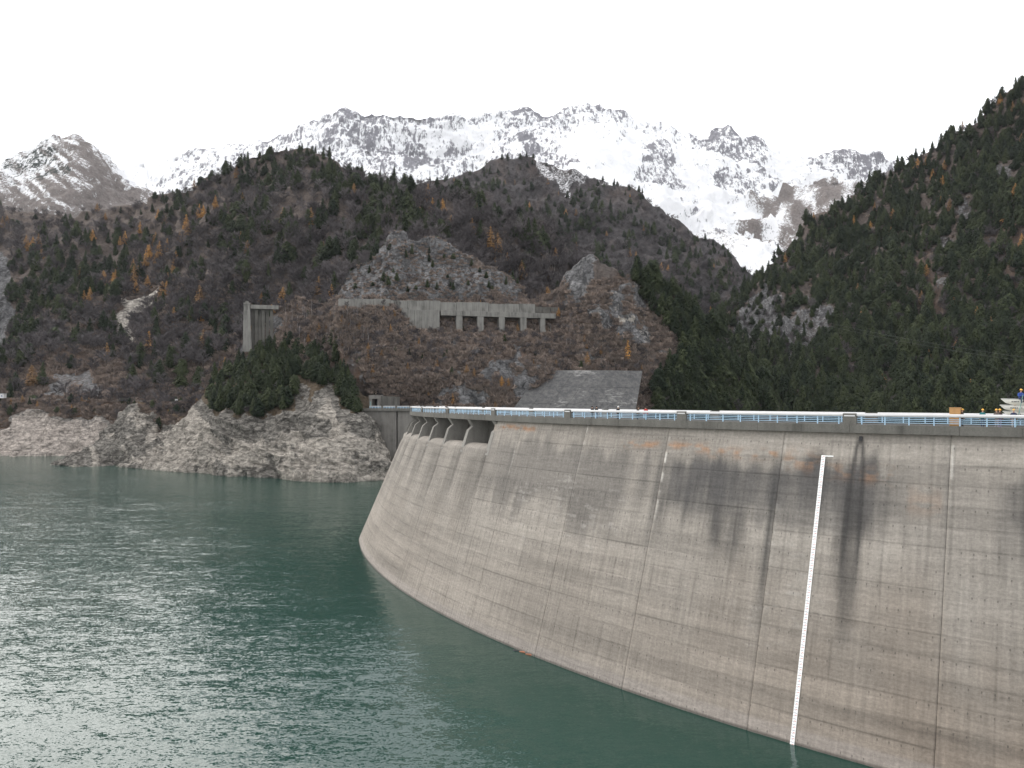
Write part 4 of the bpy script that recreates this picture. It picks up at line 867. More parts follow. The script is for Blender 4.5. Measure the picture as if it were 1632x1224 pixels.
def kinds():
    KIND['conifer'] = []
    for i, (h, r, sh_, n) in enumerate(((13, 3.0, .8, 560), (12, 3.5, .6, 600), (15, 2.7, .95, 560), (9.5, 3.7, .5, 560), (12.5, 3.2, .7, 520), (11, 2.4, .8, 420))):
        KIND['conifer'].append((trunk_mesh(h * .9, .22, i)[0], M['bark'], conifer_mesh(40 + i, h, r, n, sh_), M['conifer'], h))
    KIND['larch'] = [(trunk_mesh(11.5, .16, 20 + i)[0], M['bark'], conifer_mesh(70 + i, 12, 2.4 + .3 * i, 260, 1.0, tiers=8 + i), M['larch'], 12) for i in range(3)]
    KIND['bare'] = [(trunk_mesh(8.3, .16, 30 + i)[0], M['bark'], bare_crown(90 + i, 9, 3.6 + .3 * i, 430), M['twig'], 11) for i in range(4)]
    KIND['birch'] = [(trunk_mesh(10, .13, 50 + i, .03)[0], M['birch'], bare_crown(120 + i, 10, 1.9, 150, .4, .045, True), M['twig'], 11) for i in range(2)]
kinds()
for kd in KIND.values():
    for tr, tm, cr, cm, h in kd: tr.materials.append(tm); cr.materials.append(cm)
NAME = {'conifer': ('conifer_tree', 'conifer'), 'larch': ('larch_tree', 'larch'), 'bare': ('bare_tree', 'bare tree'), 'birch': ('birch_tree', 'birch')}
spots = []        # kind, pos, scale, zone text
def scatter(L, n, poly, weights, hs, zone, rockmax=.45, dens=None, seed=0, margin=0):
    """n tries spread evenly over the visible face of a hill, inside poly (photo pixels)."""
    g = np.random.default_rng(seed); px, y = L['px'], L['y']; nr, nc = px.shape
    xs = [p[0] for p in poly]; ys = [p[1] for p in poly]
    # even spread in picture area: pick cells with probability by their projected area
    ar = np.abs((px[:-1, 1:] - px[:-1, :-1]) * (y[1:, :-1] - y[:-1, :-1]))
    cx = px[:-1, :-1]; cyy = y[:-1, :-1]
    keep = inpoly(cx, cyy, poly) & (L['zone'][:-1, :-1, 0] < rockmax) & (L['zone'][:-1, :-1, 1] < .45)
    pr = ar * keep
    if dens is not None: pr = pr * np.clip(dens(cx, cyy), 0, None)
    pr = pr.ravel(); tot = pr.sum()
    if tot <= 0: return
    idx = g.choice(len(pr), n, p=pr / tot); r, c = idx // (nc - 1), idx % (nc - 1); fu, fv = g.uniform(size=n), g.uniform(size=n)
    gp = lambda A: A[r, c] * (1 - fu) * (1 - fv) + A[r, c + 1] * fu * (1 - fv) + A[r + 1, c] * (1 - fu) * fv + A[r + 1, c + 1] * fu * fv
    X, Y, Z, qx, qy = (gp(L[k]) for k in ('X', 'Y', 'Z', 'px', 'y'))
    w3 = weights(qx, qy) if callable(weights) else {k: np.full(n, v) for k, v in weights.items()}
    ks = list(w3); Wm = np.array([w3[k] for k in ks]); cs = np.cumsum(Wm / Wm.sum(0), 0); pick = (g.uniform(size=n)[None] > cs).sum(0)
    for i in range(n):
        k = ks[pick[i]]; lo, hi = hs[k]; spots.append((k, (X[i], Y[i], Z[i]), g.uniform(lo, hi) * (0.72 if zone in ('left', 'valley') and qy[i] < np.interp(qx[i], SKX, SKY) + 22 else 1), zone, qx[i], qy[i]))
SKX, SKY = [-150, 200, 270, 370, 450, 530, 620, 740, 830, 950, 1100, 1190, 1280, 1400, 1500, 1600, 1700], [340, 345, 300, 250, 228, 248, 280, 285, 258, 295, 375, 450, 365, 305, 235, 168, 120]
ALL = [(-600, 100), (2000, 100), (2000, 700), (-600, 700)]
VIS = [(-150, 100), (1780, 100), (1780, 700), (-150, 700)]
def w_left(x, y):
    c = fbm(x / 38, y / 30, 3.3 + 0 * x, 3); top = sstep(330, 240, y) * 0.5
    edge = 1.2 * inpoly(x, y, [(535, 420), (590, 330), (640, 275), (665, 290), (650, 350), (605, 400), (560, 440)]) + 1.0 * inpoly(x, y, [(700, 280), (760, 300), (760, 345), (715, 330)]) + .8 * inpoly(x, y, [(380, 230), (480, 210), (560, 270), (640, 290), (600, 330), (470, 280), (300, 300)]) + .6 * inpoly(x, y, [(0, 420), (140, 380), (180, 430), (100, 520), (0, 560)])
    con = np.clip(.05 + 2.4 * np.clip(c - .12, 0, 1) + top * .6 + 1.6 * edge, .03, 3.0)
    lar = .05 + .22 * inpoly(x, y, [(40, 400), (300, 340), (320, 400), (260, 480), (40, 500)]); return {'conifer': con, 'bare': 1.15 + 0 * x, 'larch': .6 * lar * (1 - .7 * (edge > 0))}
scatter(left, 5000, VIS, w_left, {'conifer': (.85, 1.5), 'bare': (.9, 1.65), 'larch': (1.0, 1.6)}, 'left', dens=lambda x, y: 0.35 + .65 * sstep(640, 480, y) + 0 * x, seed=1)
def w_right(x, y):
    g_ = sum(inpoly(x, y, q) for q in GULL) > 0; c = fbm(x / 40, y / 40, 8 + 0 * x, 3)
    return {'conifer': np.where(g_, .35, 1.0), 'bare': np.where(g_, .6, .10 + .3 * np.clip(c, 0, 1)), 'larch': .008 + .03 * np.clip(c, 0, 1) + .02 * sstep(450, 300, y)}
scatter(right, 5600, VIS, w_right, {'conifer': (.55, 1.35), 'bare': (.6, 1.1), 'larch': (.7, 1.1)}, 'right', dens=lambda x, y: np.where(sum(inpoly(x, y, q) for q in GULL) > 0, .6, 1.0), seed=2)
scatter(right, 300, ALL, {'conifer': 1., 'bare': 1.}, {'conifer': (.3, .75), 'bare': (.4, .7)}, 'right', rockmax=3, seed=22, dens=lambda x, y: sum(inpoly(x, y, q) for q in CLIFFS[:2]) + .0)
def w_val(x, y):
    c = fbm(x / 28, y / 22, 13 + 0 * x, 3); return {'conifer': np.clip(.45 + 1.9 * c, .05, 2.5), 'bare': .9 + 0 * x, 'larch': .025 + 0 * x}
scatter(valley, 5500, VIS, w_val, {'conifer': (.7, 1.6), 'bare': (.8, 1.6), 'larch': (.8, 1.3)}, 'valley', dens=lambda x, y: .6 + .4 * sstep(255, 275, y), seed=3)
SHOULD = [(1008, 440), (1060, 440), (1100, 480), (1150, 525), (1200, 590), (1265, 655), (1050, 690), (1045, 620), (1095, 560), (1045, 505), (1018, 470)]
scatter(near, 620, SHOULD, {'conifer': .86, 'bare': .12, 'larch': .02}, {'conifer': (.6, 1.15), 'bare': (.5, .9), 'larch': (.5, .8)}, 'shoulder', seed=4, rockmax=.8)
HEADC = [(330, 655), (338, 605), (372, 585), (410, 565), (470, 548), (520, 560), (548, 585), (560, 630), (582, 668), (545, 676), (530, 650), (505, 640), (480, 600), (470, 655), (430, 668), (360, 664)]
scatter(head, 250, HEADC, {'conifer': 1., 'bare': .05}, {'conifer': (.5, .98), 'bare': (.4, .6)}, 'headland', seed=5, rockmax=.75)
scatter(near, 60, [(345, 600), (400, 565), (420, 555), (470, 540), (520, 540), (560, 570), (560, 640), (345, 640)], {'conifer': 1., 'bare': .2}, {'conifer': (.5, .9), 'bare': (.4, .7)}, 'headland', seed=15)
scatter(near, 110, [(440, 500), (580, 500), (600, 590), (470, 560)], {'birch': .8, 'bare': .4, 'larch': .03}, {'birch': (.5, .9), 'bare': (.3, .6), 'larch': (.4, .6)}, 'knoll', seed=6)
scatter(left, 170, [(775, 400), (900, 400), (905, 462), (845, 462), (800, 445)], {'birch': .8, 'bare': .35, 'larch': .07}, {'birch': (.7, 1.15), 'bare': (.5, .8), 'larch': (.5, .9)}, 'cliff', seed=7)
scatter(near, 1000, [(440, 480), (1040, 480), (1060, 640), (700, 660), (600, 650), (560, 560), (460, 520)], {'bare': .8, 'larch': .05, 'birch': .2, 'conifer': .03}, {'bare': (.22, .5), 'larch': (.2, .5), 'birch': (.3, .6), 'conifer': (.2, .4)}, 'scrub', seed=8)
scatter(near, 60, [(535, 440), (620, 372), (660, 380), (760, 425), (840, 470), (700, 470), (560, 460)], {'conifer': .6, 'bare': .5}, {'conifer': (.25, .5), 'bare': (.3, .5)}, 'scrub', seed=9, rockmax=3)
scatter(shore, 160, [(-100, 640), (330, 640), (330, 675), (-100, 670)], {'bare': .8, 'conifer': .12, 'larch': .06}, {'bare': (.3, .55), 'conifer': (.3, .6), 'larch': (.3, .5)}, 'shore', seed=10)
scatter(spit, 26, [(215, 640), (340, 650), (340, 690), (235, 690)], {'bare': .7, 'conifer': .4}, {'bare': (.3, .5), 'conifer': (.3, .6)}, 'shore', seed=12)
scatter(near, 200, [(220, 640), (300, 610), (385, 560), (400, 600), (330, 660), (220, 680)], {'bare': .9, 'larch': .1}, {'bare': (.35, .65), 'larch': (.35, .55)}, 'shore', seed=13)
def on(L, qx, qy):
    k = np.argmin((L['px'] - qx) ** 2 + (L['y'] - qy) ** 2); i, j = np.unravel_index(k, L['px'].shape); return (L['X'][i, j], L['Y'][i, j], L['Z'][i, j])
ONE = {}
for L, qx, qy, k, s_, lab in ((near, 1000, 574, 'larch', .95, 'bright orange larch standing alone above the concrete apron'), (near, 937, 585, 'larch', .7, 'small dull orange larch left of the bright one above the apron'), (left, 180, 468, 'larch', 1.35, 'bright orange larch above the left end of the pale landslide scar'), (left, 268, 456, 'larch', 1.15, 'broad orange larch at the top of the pale landslide scar'), (left, 250, 395, 'larch', 1.6, 'tall orange larch high in the middle of the left hillside'), (left, 287, 390, 'larch', 1.3, 'orange larch right of the tall one high on the left hillside'), (left, 128, 442, 'larch', 1.1, 'orange larch among dark conifers on the far left of the hillside'), (near, 400, 556, 'larch', .75, 'small orange larch at the foot of the tall concrete pillar'), (shore, 37, 645, 'larch', .5, 'small yellow bush-like larch beside the shore road by the hut'), (left, 862, 410, 'larch', 1.0, 'orange larch among the pale birch trunks right of the cliff')):
    p = on(L, qx, qy); spots.append((k, p, s_, 'one', qx, qy)); ONE[len(spots) - 1] = lab
LAB = {('conifer', 'left'): ('dark green conifer among bare trees on the left hillside', 'conifers on the left hillside'), ('bare', 'left'): ('leafless grey tree on the large left hillside', 'bare trees on the left hillside'), ('larch', 'left'): ('faded orange larch on the left hillside', 'larches on the left hillside'),
       ('conifer', 'right'): ('dark green conifer on the steep right slope behind the crest', 'conifers on the right slope'), ('bare', 'right'): ('leafless grey tree among conifers on the steep right slope', 'bare trees on the right slope'), ('larch', 'right'): ('faded orange larch among conifers on the right slope', 'larches on the right slope'),
       ('conifer', 'valley'): ('small dark conifer on the distant grey-brown ridge', 'conifers on the distant ridge'), ('bare', 'valley'): ('small leafless tree on the distant grey-brown ridge', 'bare trees on the distant ridge'), ('larch', 'valley'): ('small faded larch on the distant grey-brown ridge', 'larches on the distant ridge'),
       ('conifer', 'shoulder'): ('dark green conifer on the shoulder right of the concrete apron', 'conifers on the shoulder'), ('bare', 'shoulder'): ('leafless tree among conifers right of the concrete apron', 'bare trees on the shoulder'), ('larch', 'shoulder'): ('faded larch among conifers right of the concrete apron', 'larches on the shoulder'),
       ('conifer', 'headland'): ('dark green conifer on top of the rock headland by the lake', 'conifers on the headland'), ('bare', 'headland'): ('leafless tree among conifers on the rock headland', 'bare trees on the headland'),
       ('birch', 'knoll'): ('slender pale-trunked birch on the brown knoll above the headland', 'birches on the knoll'), ('bare', 'knoll'): ('leafless tree on the brown knoll above the headland', 'bare trees on the knoll'), ('larch', 'knoll'): ('small orange larch on the brown knoll above the headland', 'larches on the knoll'),
       ('birch', 'cliff'): ('tall pale-trunked birch on the slope right of the grey cliff', 'birches right of the cliff'), ('bare', 'cliff'): ('leafless tree among birches right of the grey cliff', 'bare trees right of the cliff'), ('larch', 'cliff'): ('faded larch among birches right of the grey cliff', 'larches right of the cliff'),
       ('bare', 'scrub'): ('small leafless tree on the brown scrub slope below the gallery', 'bare trees on the scrub slope'), ('larch', 'scrub'): ('small orange larch on the brown scrub slope around the gallery', 'larches on the scrub slope'), ('birch', 'scrub'): ('small pale birch on the brown scrub slope around the gallery', 'birches on the scrub slope'), ('conifer', 'scrub'): ('small dark conifer on the scrub slope around the grey cliff', 'conifers on the scrub slope'),
       ('bare', 'shore'): ('leafless tree beside the road above the left shore', 'bare trees by the shore road'), ('conifer', 'shore'): ('small dark conifer beside the road above the left shore', 'conifers by the shore road'), ('larch', 'shore'): ('small orange larch beside the road above the left shore', 'larches by the shore road')}
PLACE = {'left': ((440, 230, 'on the crest of the left hillside'), (560, 290, 'high on the right flank of the left hillside'), (650, 300, 'on the brow above the grey cliff'), (740, 320, 'on the brow right of the grey cliff'), (300, 300, 'on the skyline left of the hill crest'), (330, 380, 'halfway up the left hillside'), (440, 340, 'below the crest of the left hillside'), (500, 420, 'left of the grey cliff'), (180, 400, 'on the far left flank of the hillside'), (60, 400, 'near the left edge high above the shore road'), (40, 500, 'beside the talus at the left edge'), (120, 540, 'between the landslide scar and the left edge'), (200, 460, 'just above the pale landslide scar'), (270, 520, 'right of the pale landslide scar'), (340, 470, 'left of the tall concrete pillar'), (320, 560, 'on the slope behind the headland trees'), (100, 600, 'just above the shore road'), (230, 600, 'above the short road bridge'), (840, 420, 'behind the pale birches'), (560, 390, 'on the edge of the grey cliff')),
 'right': ((1220, 420, 'on the skyline by the snow gully'), (1350, 320, 'on the lower skyline of the right slope'), (1480, 250, 'on the middle skyline of the right slope'), (1590, 180, 'on the upper skyline of the right slope'), (1300, 400, 'high above the pale rock faces of the right slope'), (1210, 540, 'around the left pale rock face'), (1290, 570, 'around the right pale rock face'), (1400, 400, 'in the middle of the right slope'), (1480, 450, 'beside the brown gully'), (1600, 420, 'beside the brown clearing at the right edge'), (1560, 300, 'near small rock patches high at the right'), (1350, 520, 'above the overhead cables'), (1500, 560, 'below the brown gully'), (1600, 600, 'above the boats and workers'), (1450, 630, 'just above the crest railing near the tan box'), (1330, 640, 'just above the railing left of the widest pillar'), (1200, 640, 'just above the middle of the railing')),
 'shoulder': ((1030, 460, 'at the top of the shoulder by the rocky knoll'), (1080, 500, 'on the upper shoulder'), (1130, 540, 'on the right skyline of the shoulder'), (1190, 600, 'on the low right end of the shoulder'), (1060, 560, 'beside the bright larch and knoll'), (1120, 600, 'in the middle of the shoulder'), (1070, 640, 'just right of the concrete apron'), (1150, 650, 'low on the shoulder by the railing')),
 'knoll': ((450, 500, 'beside the tall concrete pillar'), (500, 520, 'on the top left of the brown knoll'), (560, 520, 'on the top right of the brown knoll'), (480, 560, 'just above the headland conifers'), (540, 570, 'on the slope right of the headland conifers'), (590, 580, 'on the brown slope above the tunnel portal')),
 'cliff': ((790, 410, 'at the right shoulder of the grey cliff'), (830, 420, 'in the middle of the birch stand'), (870, 410, 'at the top right of the birch stand'), (850, 450, 'at the foot of the birch stand above the gallery'), (895, 440, 'next to the smooth grey rock slab')),
 'scrub': ((500, 500, 'on the brown knoll left of the gallery'), (600, 500, 'below the left end of the gallery wall'), (700, 540, 'below the gallery retaining wall'), (780, 540, 'below the gallery piers'), (850, 540, 'below the right end of the gallery'), (620, 600, 'above the tunnel portal'), (700, 620, 'above the spillway bays'), (790, 610, 'left of the concrete apron'), (920, 560, 'above the concrete apron'), (1010, 560, 'beside the bright orange larch'), (960, 480, 'on the rocky knoll'), (640, 390, 'on top of the grey cliff'), (700, 440, 'on the face of the grey cliff'), (580, 440, 'on the left flank of the grey cliff'), (790, 460, 'on the right flank of the grey cliff')),
 'shore': ((20, 650, 'by the white roadside hut'), (100, 655, 'below the guard wall of the shore road'), (200, 655, 'by the short road bridge'), (270, 660, 'below the grey retaining wall beside the headland'), (320, 640, 'just left of the headland conifers'), (360, 600, 'left of the top of the headland'), (240, 630, 'just above the road bridge')),
 'headland': ((340, 640, 'on the left edge of the headland'), (380, 600, 'on the upper left of the headland'), (440, 570, 'at the top of the headland'), (520, 570, 'on the upper right of the headland'), (400, 650, 'above the left cliff of the headland'), (460, 640, 'beside the bare rock patch of the headland'), (560, 640, 'on the right edge of the headland by the wing wall'), (540, 600, 'right of the bare rock rib of the headland'))}
def place_label(k, z, s_, px, y, rank=[0]):
    base = LAB[(k, z)][0]
    if z not in PLACE: return base
    c = min(PLACE[z], key=lambda q: (q[0] - px) ** 2 + ((q[1] - y) * 1.3) ** 2)[2]
    lo, hi = {'conifer': (.75, 1.0), 'bare': (1.0, 1.35), 'larch': (.9, 1.1), 'birch': (.7, .95)}[k]
    size = 'small' if s_ < lo else ('tall' if s_ > hi else 'middling')
    what = {'conifer': 'dark green conifer', 'bare': 'leafless grey tree', 'larch': 'faded orange larch', 'birch': 'pale birch'}[k]
    return size + ' ' + what + ' ' + c
def keep_spot(sp):
    k, p, s_, z, qx, qy = sp; return -80 < qx < 1712
byk = {}
for i, sp in enumerate(spots):
    if keep_spot(sp): byk.setdefault(sp[0], []).append(i)
LIM = {'conifer': 300, 'bare': 300, 'larch': 300, 'birch': 300}
stuff = {}
for k, ids in byk.items():
    size = lambda i: (1e9 if i in ONE else 0) + spots[i][2] / spots[i][1][1] * (1 if -10 < spots[i][4] < 1642 else .2)
    ids.sort(key=size, reverse=True)
    for rank, i in enumerate(ids):
        kd, p, s_, z, qx, qy = spots[i]; v = i % len(KIND[k])
        if rank < LIM[k]:
            tr, tm, cr, cm, h = KIND[k][v]; a = rng.uniform(0, 6.283)
            o = empty(NAME[k][0], p, a); o.scale = (s_ * rng.uniform(.85, 1.15), s_ * rng.uniform(.85, 1.15), s_)
            if i in ONE: tag(o, ONE[i], NAME[k][1])
            else: tag(o, place_label(k, z, s_, qx, qy), NAME[k][1], LAB[(k, z)][1])
            link('trunk', tr, None, o); link('crown', cr, None, o)
        else: stuff.setdefault((k, z), []).append((p, s_, v))
def gn_stuff(name, pts, variants, label, group=None):
    V = np.array([p for p, s_, v in pts], np.float32); me = bpy.data.meshes.new(name); me.vertices.add(len(V)); me.vertices.foreach_set('co', V.ravel())
    g = np.random.default_rng(len(V))
    def at(nm, typ, dat, key): me.attributes.new(nm, typ, 'POINT').data.foreach_set(key, np.asarray(dat).ravel())
    at('rot', 'FLOAT_VECTOR', np.stack([g.normal(0, .04, len(V)), g.normal(0, .04, len(V)), g.uniform(0, 6.283, len(V))], 1).astype(np.float32), 'vector')
    sv = np.array([s_ for p, s_, v in pts], np.float32); at('scl', 'FLOAT_VECTOR', np.stack([sv * g.uniform(.85, 1.15, len(V)), sv * g.uniform(.85, 1.15, len(V)), sv], 1).astype(np.float32), 'vector')
    at('var', 'INT', np.array([v for p, s_, v in pts], np.int32), 'value')
    o = link(name, me); ng = bpy.data.node_groups.new(name, 'GeometryNodeTree')
    ng.interface.new_socket('Geometry', in_out='INPUT', socket_type='NodeSocketGeometry'); ng.interface.new_socket('Geometry', in_out='OUTPUT', socket_type='NodeSocketGeometry')
    N = ng.nodes.new; gi, go = N('NodeGroupInput'), N('NodeGroupOutput'); ip = N('GeometryNodeInstanceOnPoints'); L = ng.links.new
    jn = N('GeometryNodeJoinGeometry')
    for objs in reversed(variants):
        j2 = N('GeometryNodeJoinGeometry'); gti = N('GeometryNodeGeometryToInstance')
        for ob in objs:
            oi = N('GeometryNodeObjectInfo'); oi.inputs['Object'].default_value = ob; oi.transform_space = 'ORIGINAL'; L(oi.outputs['Geometry'], j2.inputs[0])
        L(j2.outputs[0], gti.inputs[0]); L(gti.outputs[0], jn.inputs[0])
    def na(nm, typ):
        a = N('GeometryNodeInputNamedAttribute'); a.data_type = typ; a.inputs['Name'].default_value = nm; return [s for s in a.outputs if s.enabled and s.name == 'Attribute'][0]
    L(gi.outputs[0], ip.inputs['Points']); L(jn.outputs[0], ip.inputs['Instance']); ip.inputs['Pick Instance'].default_value = True
    L(na('var', 'INT'), ip.inputs['Instance Index'])
    er = N('FunctionNodeEulerToRotation'); L(na('rot', 'FLOAT_VECTOR'), er.inputs[0]); L(er.outputs[0], ip.inputs['Rotation']); L(na('scl', 'FLOAT_VECTOR'), ip.inputs['Scale'])
    L(ip.outputs[0], go.inputs[0]); md = o.modifiers.new('scatter', 'NODES'); md.node_group = ng
    return tag(o, label, kind='stuff', group=group)
SRC = {}
for k in KIND:                                   # the first few individuals of a kind serve as sources of the far stands
    for o in sc.objects:
        if o.type == 'MESH' and o.name.startswith('crown') and o.parent:
            for v, (tr, tm, cr, cm, h) in enumerate(KIND[k]):
                if o.data == cr and (k, v) not in SRC: SRC[(k, v)] = [c for c in o.parent.children if c.data in (tr, cr)]
FN = {'conifer': 'conifer_forest', 'bare': 'bare_forest', 'larch': 'larch_forest', 'birch': 'birch_forest'}
for (k, z), pts in stuff.items():
    gn_stuff(FN[k], pts, [SRC[(k, v)] for v in range(len(KIND[k]))], 'stand of ' + {'conifer': 'dark conifers', 'bare': 'leafless grey trees', 'larch': 'faded orange larches', 'birch': 'pale birches'}[k] + ' ' + {'left': 'on the left hillside', 'right': 'on the steep right slope', 'valley': 'on the distant ridge', 'shoulder': 'right of the concrete apron', 'headland': 'on the headland', 'knoll': 'on the brown knoll', 'cliff': 'right of the grey cliff', 'scrub': 'on the scrub slope', 'shore': 'above the left shore', 'one': 'on the hills'}[z])
# undergrowth
bm_ = [brush_mesh(300 + i) for i in range(4)]
for b in bm_: b.materials.append(M['brush'])
bsrc = []
for i, b in enumerate(bm_):
    p = on(near, 620 + 40 * i, 580); o = link('bush', b); o.location = p; o.scale = (1.1, 1.1, 1.0); bsrc.append([o]); tag(o, 'low brown leafless bush on the scrub slope above the dam wing', 'bush', 'bushes above the dam wing')
def brush(L, n, poly, lo, hi, label, seed, rockmax=.5):
    s0 = len(spots); scatter(L, n, poly, {'bare': 1.}, {'bare': (lo, hi)}, 'scrub', rockmax, seed=seed); pts = [(spots[i][1], spots[i][2], i % 4) for i in range(s0, len(spots))]; del spots[s0:]
    gn_stuff('undergrowth', pts, bsrc, label)
brush(near, 7000, [(380, 470), (1060, 440), (1100, 660), (600, 660), (560, 560), (400, 620)], .5, 1.5, 'brown scrub on the slope around the gallery', 31, .5)
brush(near, 900, [(500, 350), (860, 380), (860, 480), (500, 480)], .3, .9, 'sparse scrub on the grey cliff', 32, 3)
brush(left, 5000, [(-100, 440), (420, 440), (420, 660), (-100, 660)], .8, 2.2, 'brown undergrowth low on the left hillside', 33)
brush(shore, 1800, [(-100, 630), (340, 630), (340, 690), (-100, 690)], .5, 1.5, 'brown scrub between the road and the pale shore', 34, .6)
brush(near, 1500, [(180, 600), (385, 560), (400, 700), (180, 720)], .6, 1.5, 'brown scrub beside the headland', 35, .6)
brush(spit, 350, [(205, 640), (345, 640), (345, 700), (235, 700)], .5, 1.2, 'brown scrub on the rock spit', 36, .7)
brush(right, 2500, ALL, .7, 1.8, 'brown undergrowth on the steep right slope', 37)

# ------------------------------------------------------------------ boats, workers, walkers, box
def deck_pt(px, o, z=-0.12):
    d = np.array([(px - 816) / FPX, 1.0]); rr = RC + o; a = d @ d; b = d @ C0; c = C0 @ C0 - rr * rr; t = (b - np.sqrt(b * b - a * c)) / a; return np.array([t * d[0], t, z])
def skin_body(joints, edges, rad, sub=1):
    me = bpy.data.meshes.new('body'); me.from_pydata(joints, edges, []); o = bpy.data.objects.new('tmp', me); sc.collection.objects.link(o)
    m = o.modifiers.new('s', 'SKIN'); 
    for i, r in enumerate(rad): me.skin_vertices[0].data[i].radius = (r, r * .8 if i < 4 else r)
    me.skin_vertices[0].data[0].use_root = True
    m2 = o.modifiers.new('d', 'SUBSURF'); m2.levels = sub; m2.render_levels = sub
    dg = bpy.context.evaluated_depsgraph_get(); out = bpy.data.meshes.new_from_object(o.evaluated_get(dg)); bpy.data.objects.remove(o); out.name = 'body'
    out.polygons.foreach_set('use_smooth', [True] * len(out.polygons)); return out
SKINM = plain('skin', (.45, .27, .19), .6, .05)
HAT = plain('helmet_yellow', (.75, .42, .08), .4, .05)
HAIR = plain('black_hair', (.012, .011, .01), .7, .1)
def person(px, o, rz, jacket, trousers, label, head='helmet', seated=False, at=None, hat=None, lean=0., arms='down', group=None):
    base = at if at is not None else deck_pt(px, o); r = empty('person', tuple(base), rz); tag(r, label, 'person', group); s = 1.0
    hip = .92
    if seated: hip = .12
    J = [(0, lean * 0, hip), (0, -lean * .3, hip + .28), (0, -lean * .6, hip + .50), (0, -lean * .9 - .02, hip + .60), (0, -lean - .03, hip + .70)]
    E = [(0, 1), (1, 2), (2, 3), (3, 4)]; rad = [.15, .155, .13, .055, .075]
    J.append((0, -lean - .04, hip + .80)); E.append((4, 5)); rad.append(.085)
    for sd in (-1, 1):
        k = len(J)
        if seated: pts = [(sd * .1, -.02, hip - .02), (sd * .13, -.42, hip + .05), (sd * .13, -.50, hip - .36), (sd * .13, -.62, hip - .40)]
        else: pts = [(sd * .1, 0, hip - .06), (sd * .11, -.03 * sd, hip - .45), (sd * .11, .04 * sd, .08), (sd * .12, .04 * sd - .17, .05)]
        J += pts; E += [(0, k), (k, k + 1), (k + 1, k + 2), (k + 2, k + 3)]; rad += [.105, .08, .055, .05]
        k = len(J); sh = (sd * .20, -lean * .55, hip + .49)
        if arms == 'front': pts = [sh, (sd * .27, -lean * .5 - .10, hip + .24), (sd * .16, -lean * .5 - .36, hip + .26), (sd * .10, -lean * .5 - .46, hip + .30)]
        else: pts = [sh, (sd * .27, -lean * .4 + .02, hip + .22), (sd * .27, -lean * .4 - .08, hip - .04), (sd * .27, -lean * .4 - .10, hip - .14)]
        J += pts; E += [(2, k), (k, k + 1), (k + 1, k + 2), (k + 2, k + 3)]; rad += [.085, .065, .05, .042]
    me = skin_body(J, E, rad); body = link('body', me, [jacket, trousers, SKINM], r)
    for p in me.polygons:
        c = p.center; p.material_index = 2 if c.z > hip + .60 else (1 if (c.z < hip - .02 and abs(c.x) < .23) or (seated and c.y < -.08 and c.z < hip + .17 and abs(c.x) < .22) else 0)
        if abs(c.x) > .23 and c.z < hip - .06: p.material_index = 2
    hz = hip + .80; hy = -lean - .045
    bmh = bmesh.new(); bmesh.ops.create_uvsphere(bmh, u_segments=12, v_segments=8, radius=1)
    for v in bmh.verts:
        v.co.z = max(v.co.z, -.05 if head == 'helmet' else -.25)
        if head != 'helmet' and v.co.y < -.55 and v.co.z < .3: v.co.y = -.5
        v.co = Vector((v.co.x * .125, v.co.y * .14, v.co.z * .145))
    mh = bpy.data.meshes.new('helmet'); bmh.to_mesh(mh); bmh.free(); mh.polygons.foreach_set('use_smooth', [True] * len(mh.polygons))
    hm = link({'helmet': 'helmet', 'cap': 'cap', 'hair': 'hair'}[head], mh, hat or (HAT if head == 'helmet' else HAIR), r); hm.location = (0, hy, hz + .03)
    if head in ('helmet', 'cap'): MB().box((0, -.13, 0), (.18, .12, .018)).build('brim', hat or HAT, hm)
    f = MB().box((0, hy - .095, hz - .05), (.03, .05, .06)).build('nose', SKINM, r)
    return r
cl = lambda n, c: plain('cloth_' + n, c, .9, .15)
NAVY, TEAL, DK, GREY, BLUE, WHT, REDC, OLV, BEI = cl('navy', (.03, .035, .07)), cl('teal', (.03, .15, .16)), cl('black', (.012, .012, .014)), cl('grey', (.22, .21, .22)), cl('blue', (.04, .08, .28)), cl('white', (.7, .7, .68)), cl('red', (.45, .03, .03)), cl('brown', (.10, .08, .07)), cl('mauve', (.25, .22, .32))
FACE = math.atan2(*(C0[::-1] - 0)) * 0
rz0 = R_(-127 + 90)
person(1533, -2.0, rz0 + 2.2, OLV, DK, 'person in yellow helmet beside the tall tan box')
person(1566, -1.9, rz0 + .4, TEAL, NAVY, 'person in teal jacket and yellow helmet standing behind the railing')
person(1588.5, -2.3, rz0 - .5, OLV, GREY, 'person in brown jacket and yellow helmet, left of the close pair', arms='front')
person(1593, -2.9, rz0 + .6, cl('dark_brown', (.05, .035, .035)), BEI, 'person in dark jacket and mauve trousers, right of the close pair')
person(1615.5, -2.2, rz0 + 3.0, NAVY, cl('light_grey', (.35, .33, .32)), 'person in navy jacket and pale trousers by the boat sides')
person(944, -2.2, -.6, DK, DK, 'person in black with black hair, taller of the two by the apron', 'hair')
person(950.5, -2.0, .2, DK, NAVY, 'person in black with black hair, shorter of the two by the apron', 'hair', lean=.08)
person(985, -2.2, .4, DK, DK, 'person in black coat wearing a white cap', 'cap', hat=WHT)
person(1016, -2.0, .9, OLV, DK, 'person in dark brown jacket left of the person in red', 'hair', lean=.15)
person(1029.5, -2.0, -.4, REDC, DK, 'person in red jacket standing behind the railing', 'hair', lean=.1)
person(693, -2.2, .4, DK, DK, 'distant person in dark coat left of a parapet pillar', 'hair'); person(711, -2.0, -.4, OLV, DK, 'distant person in brown coat by a parapet pillar', 'hair')
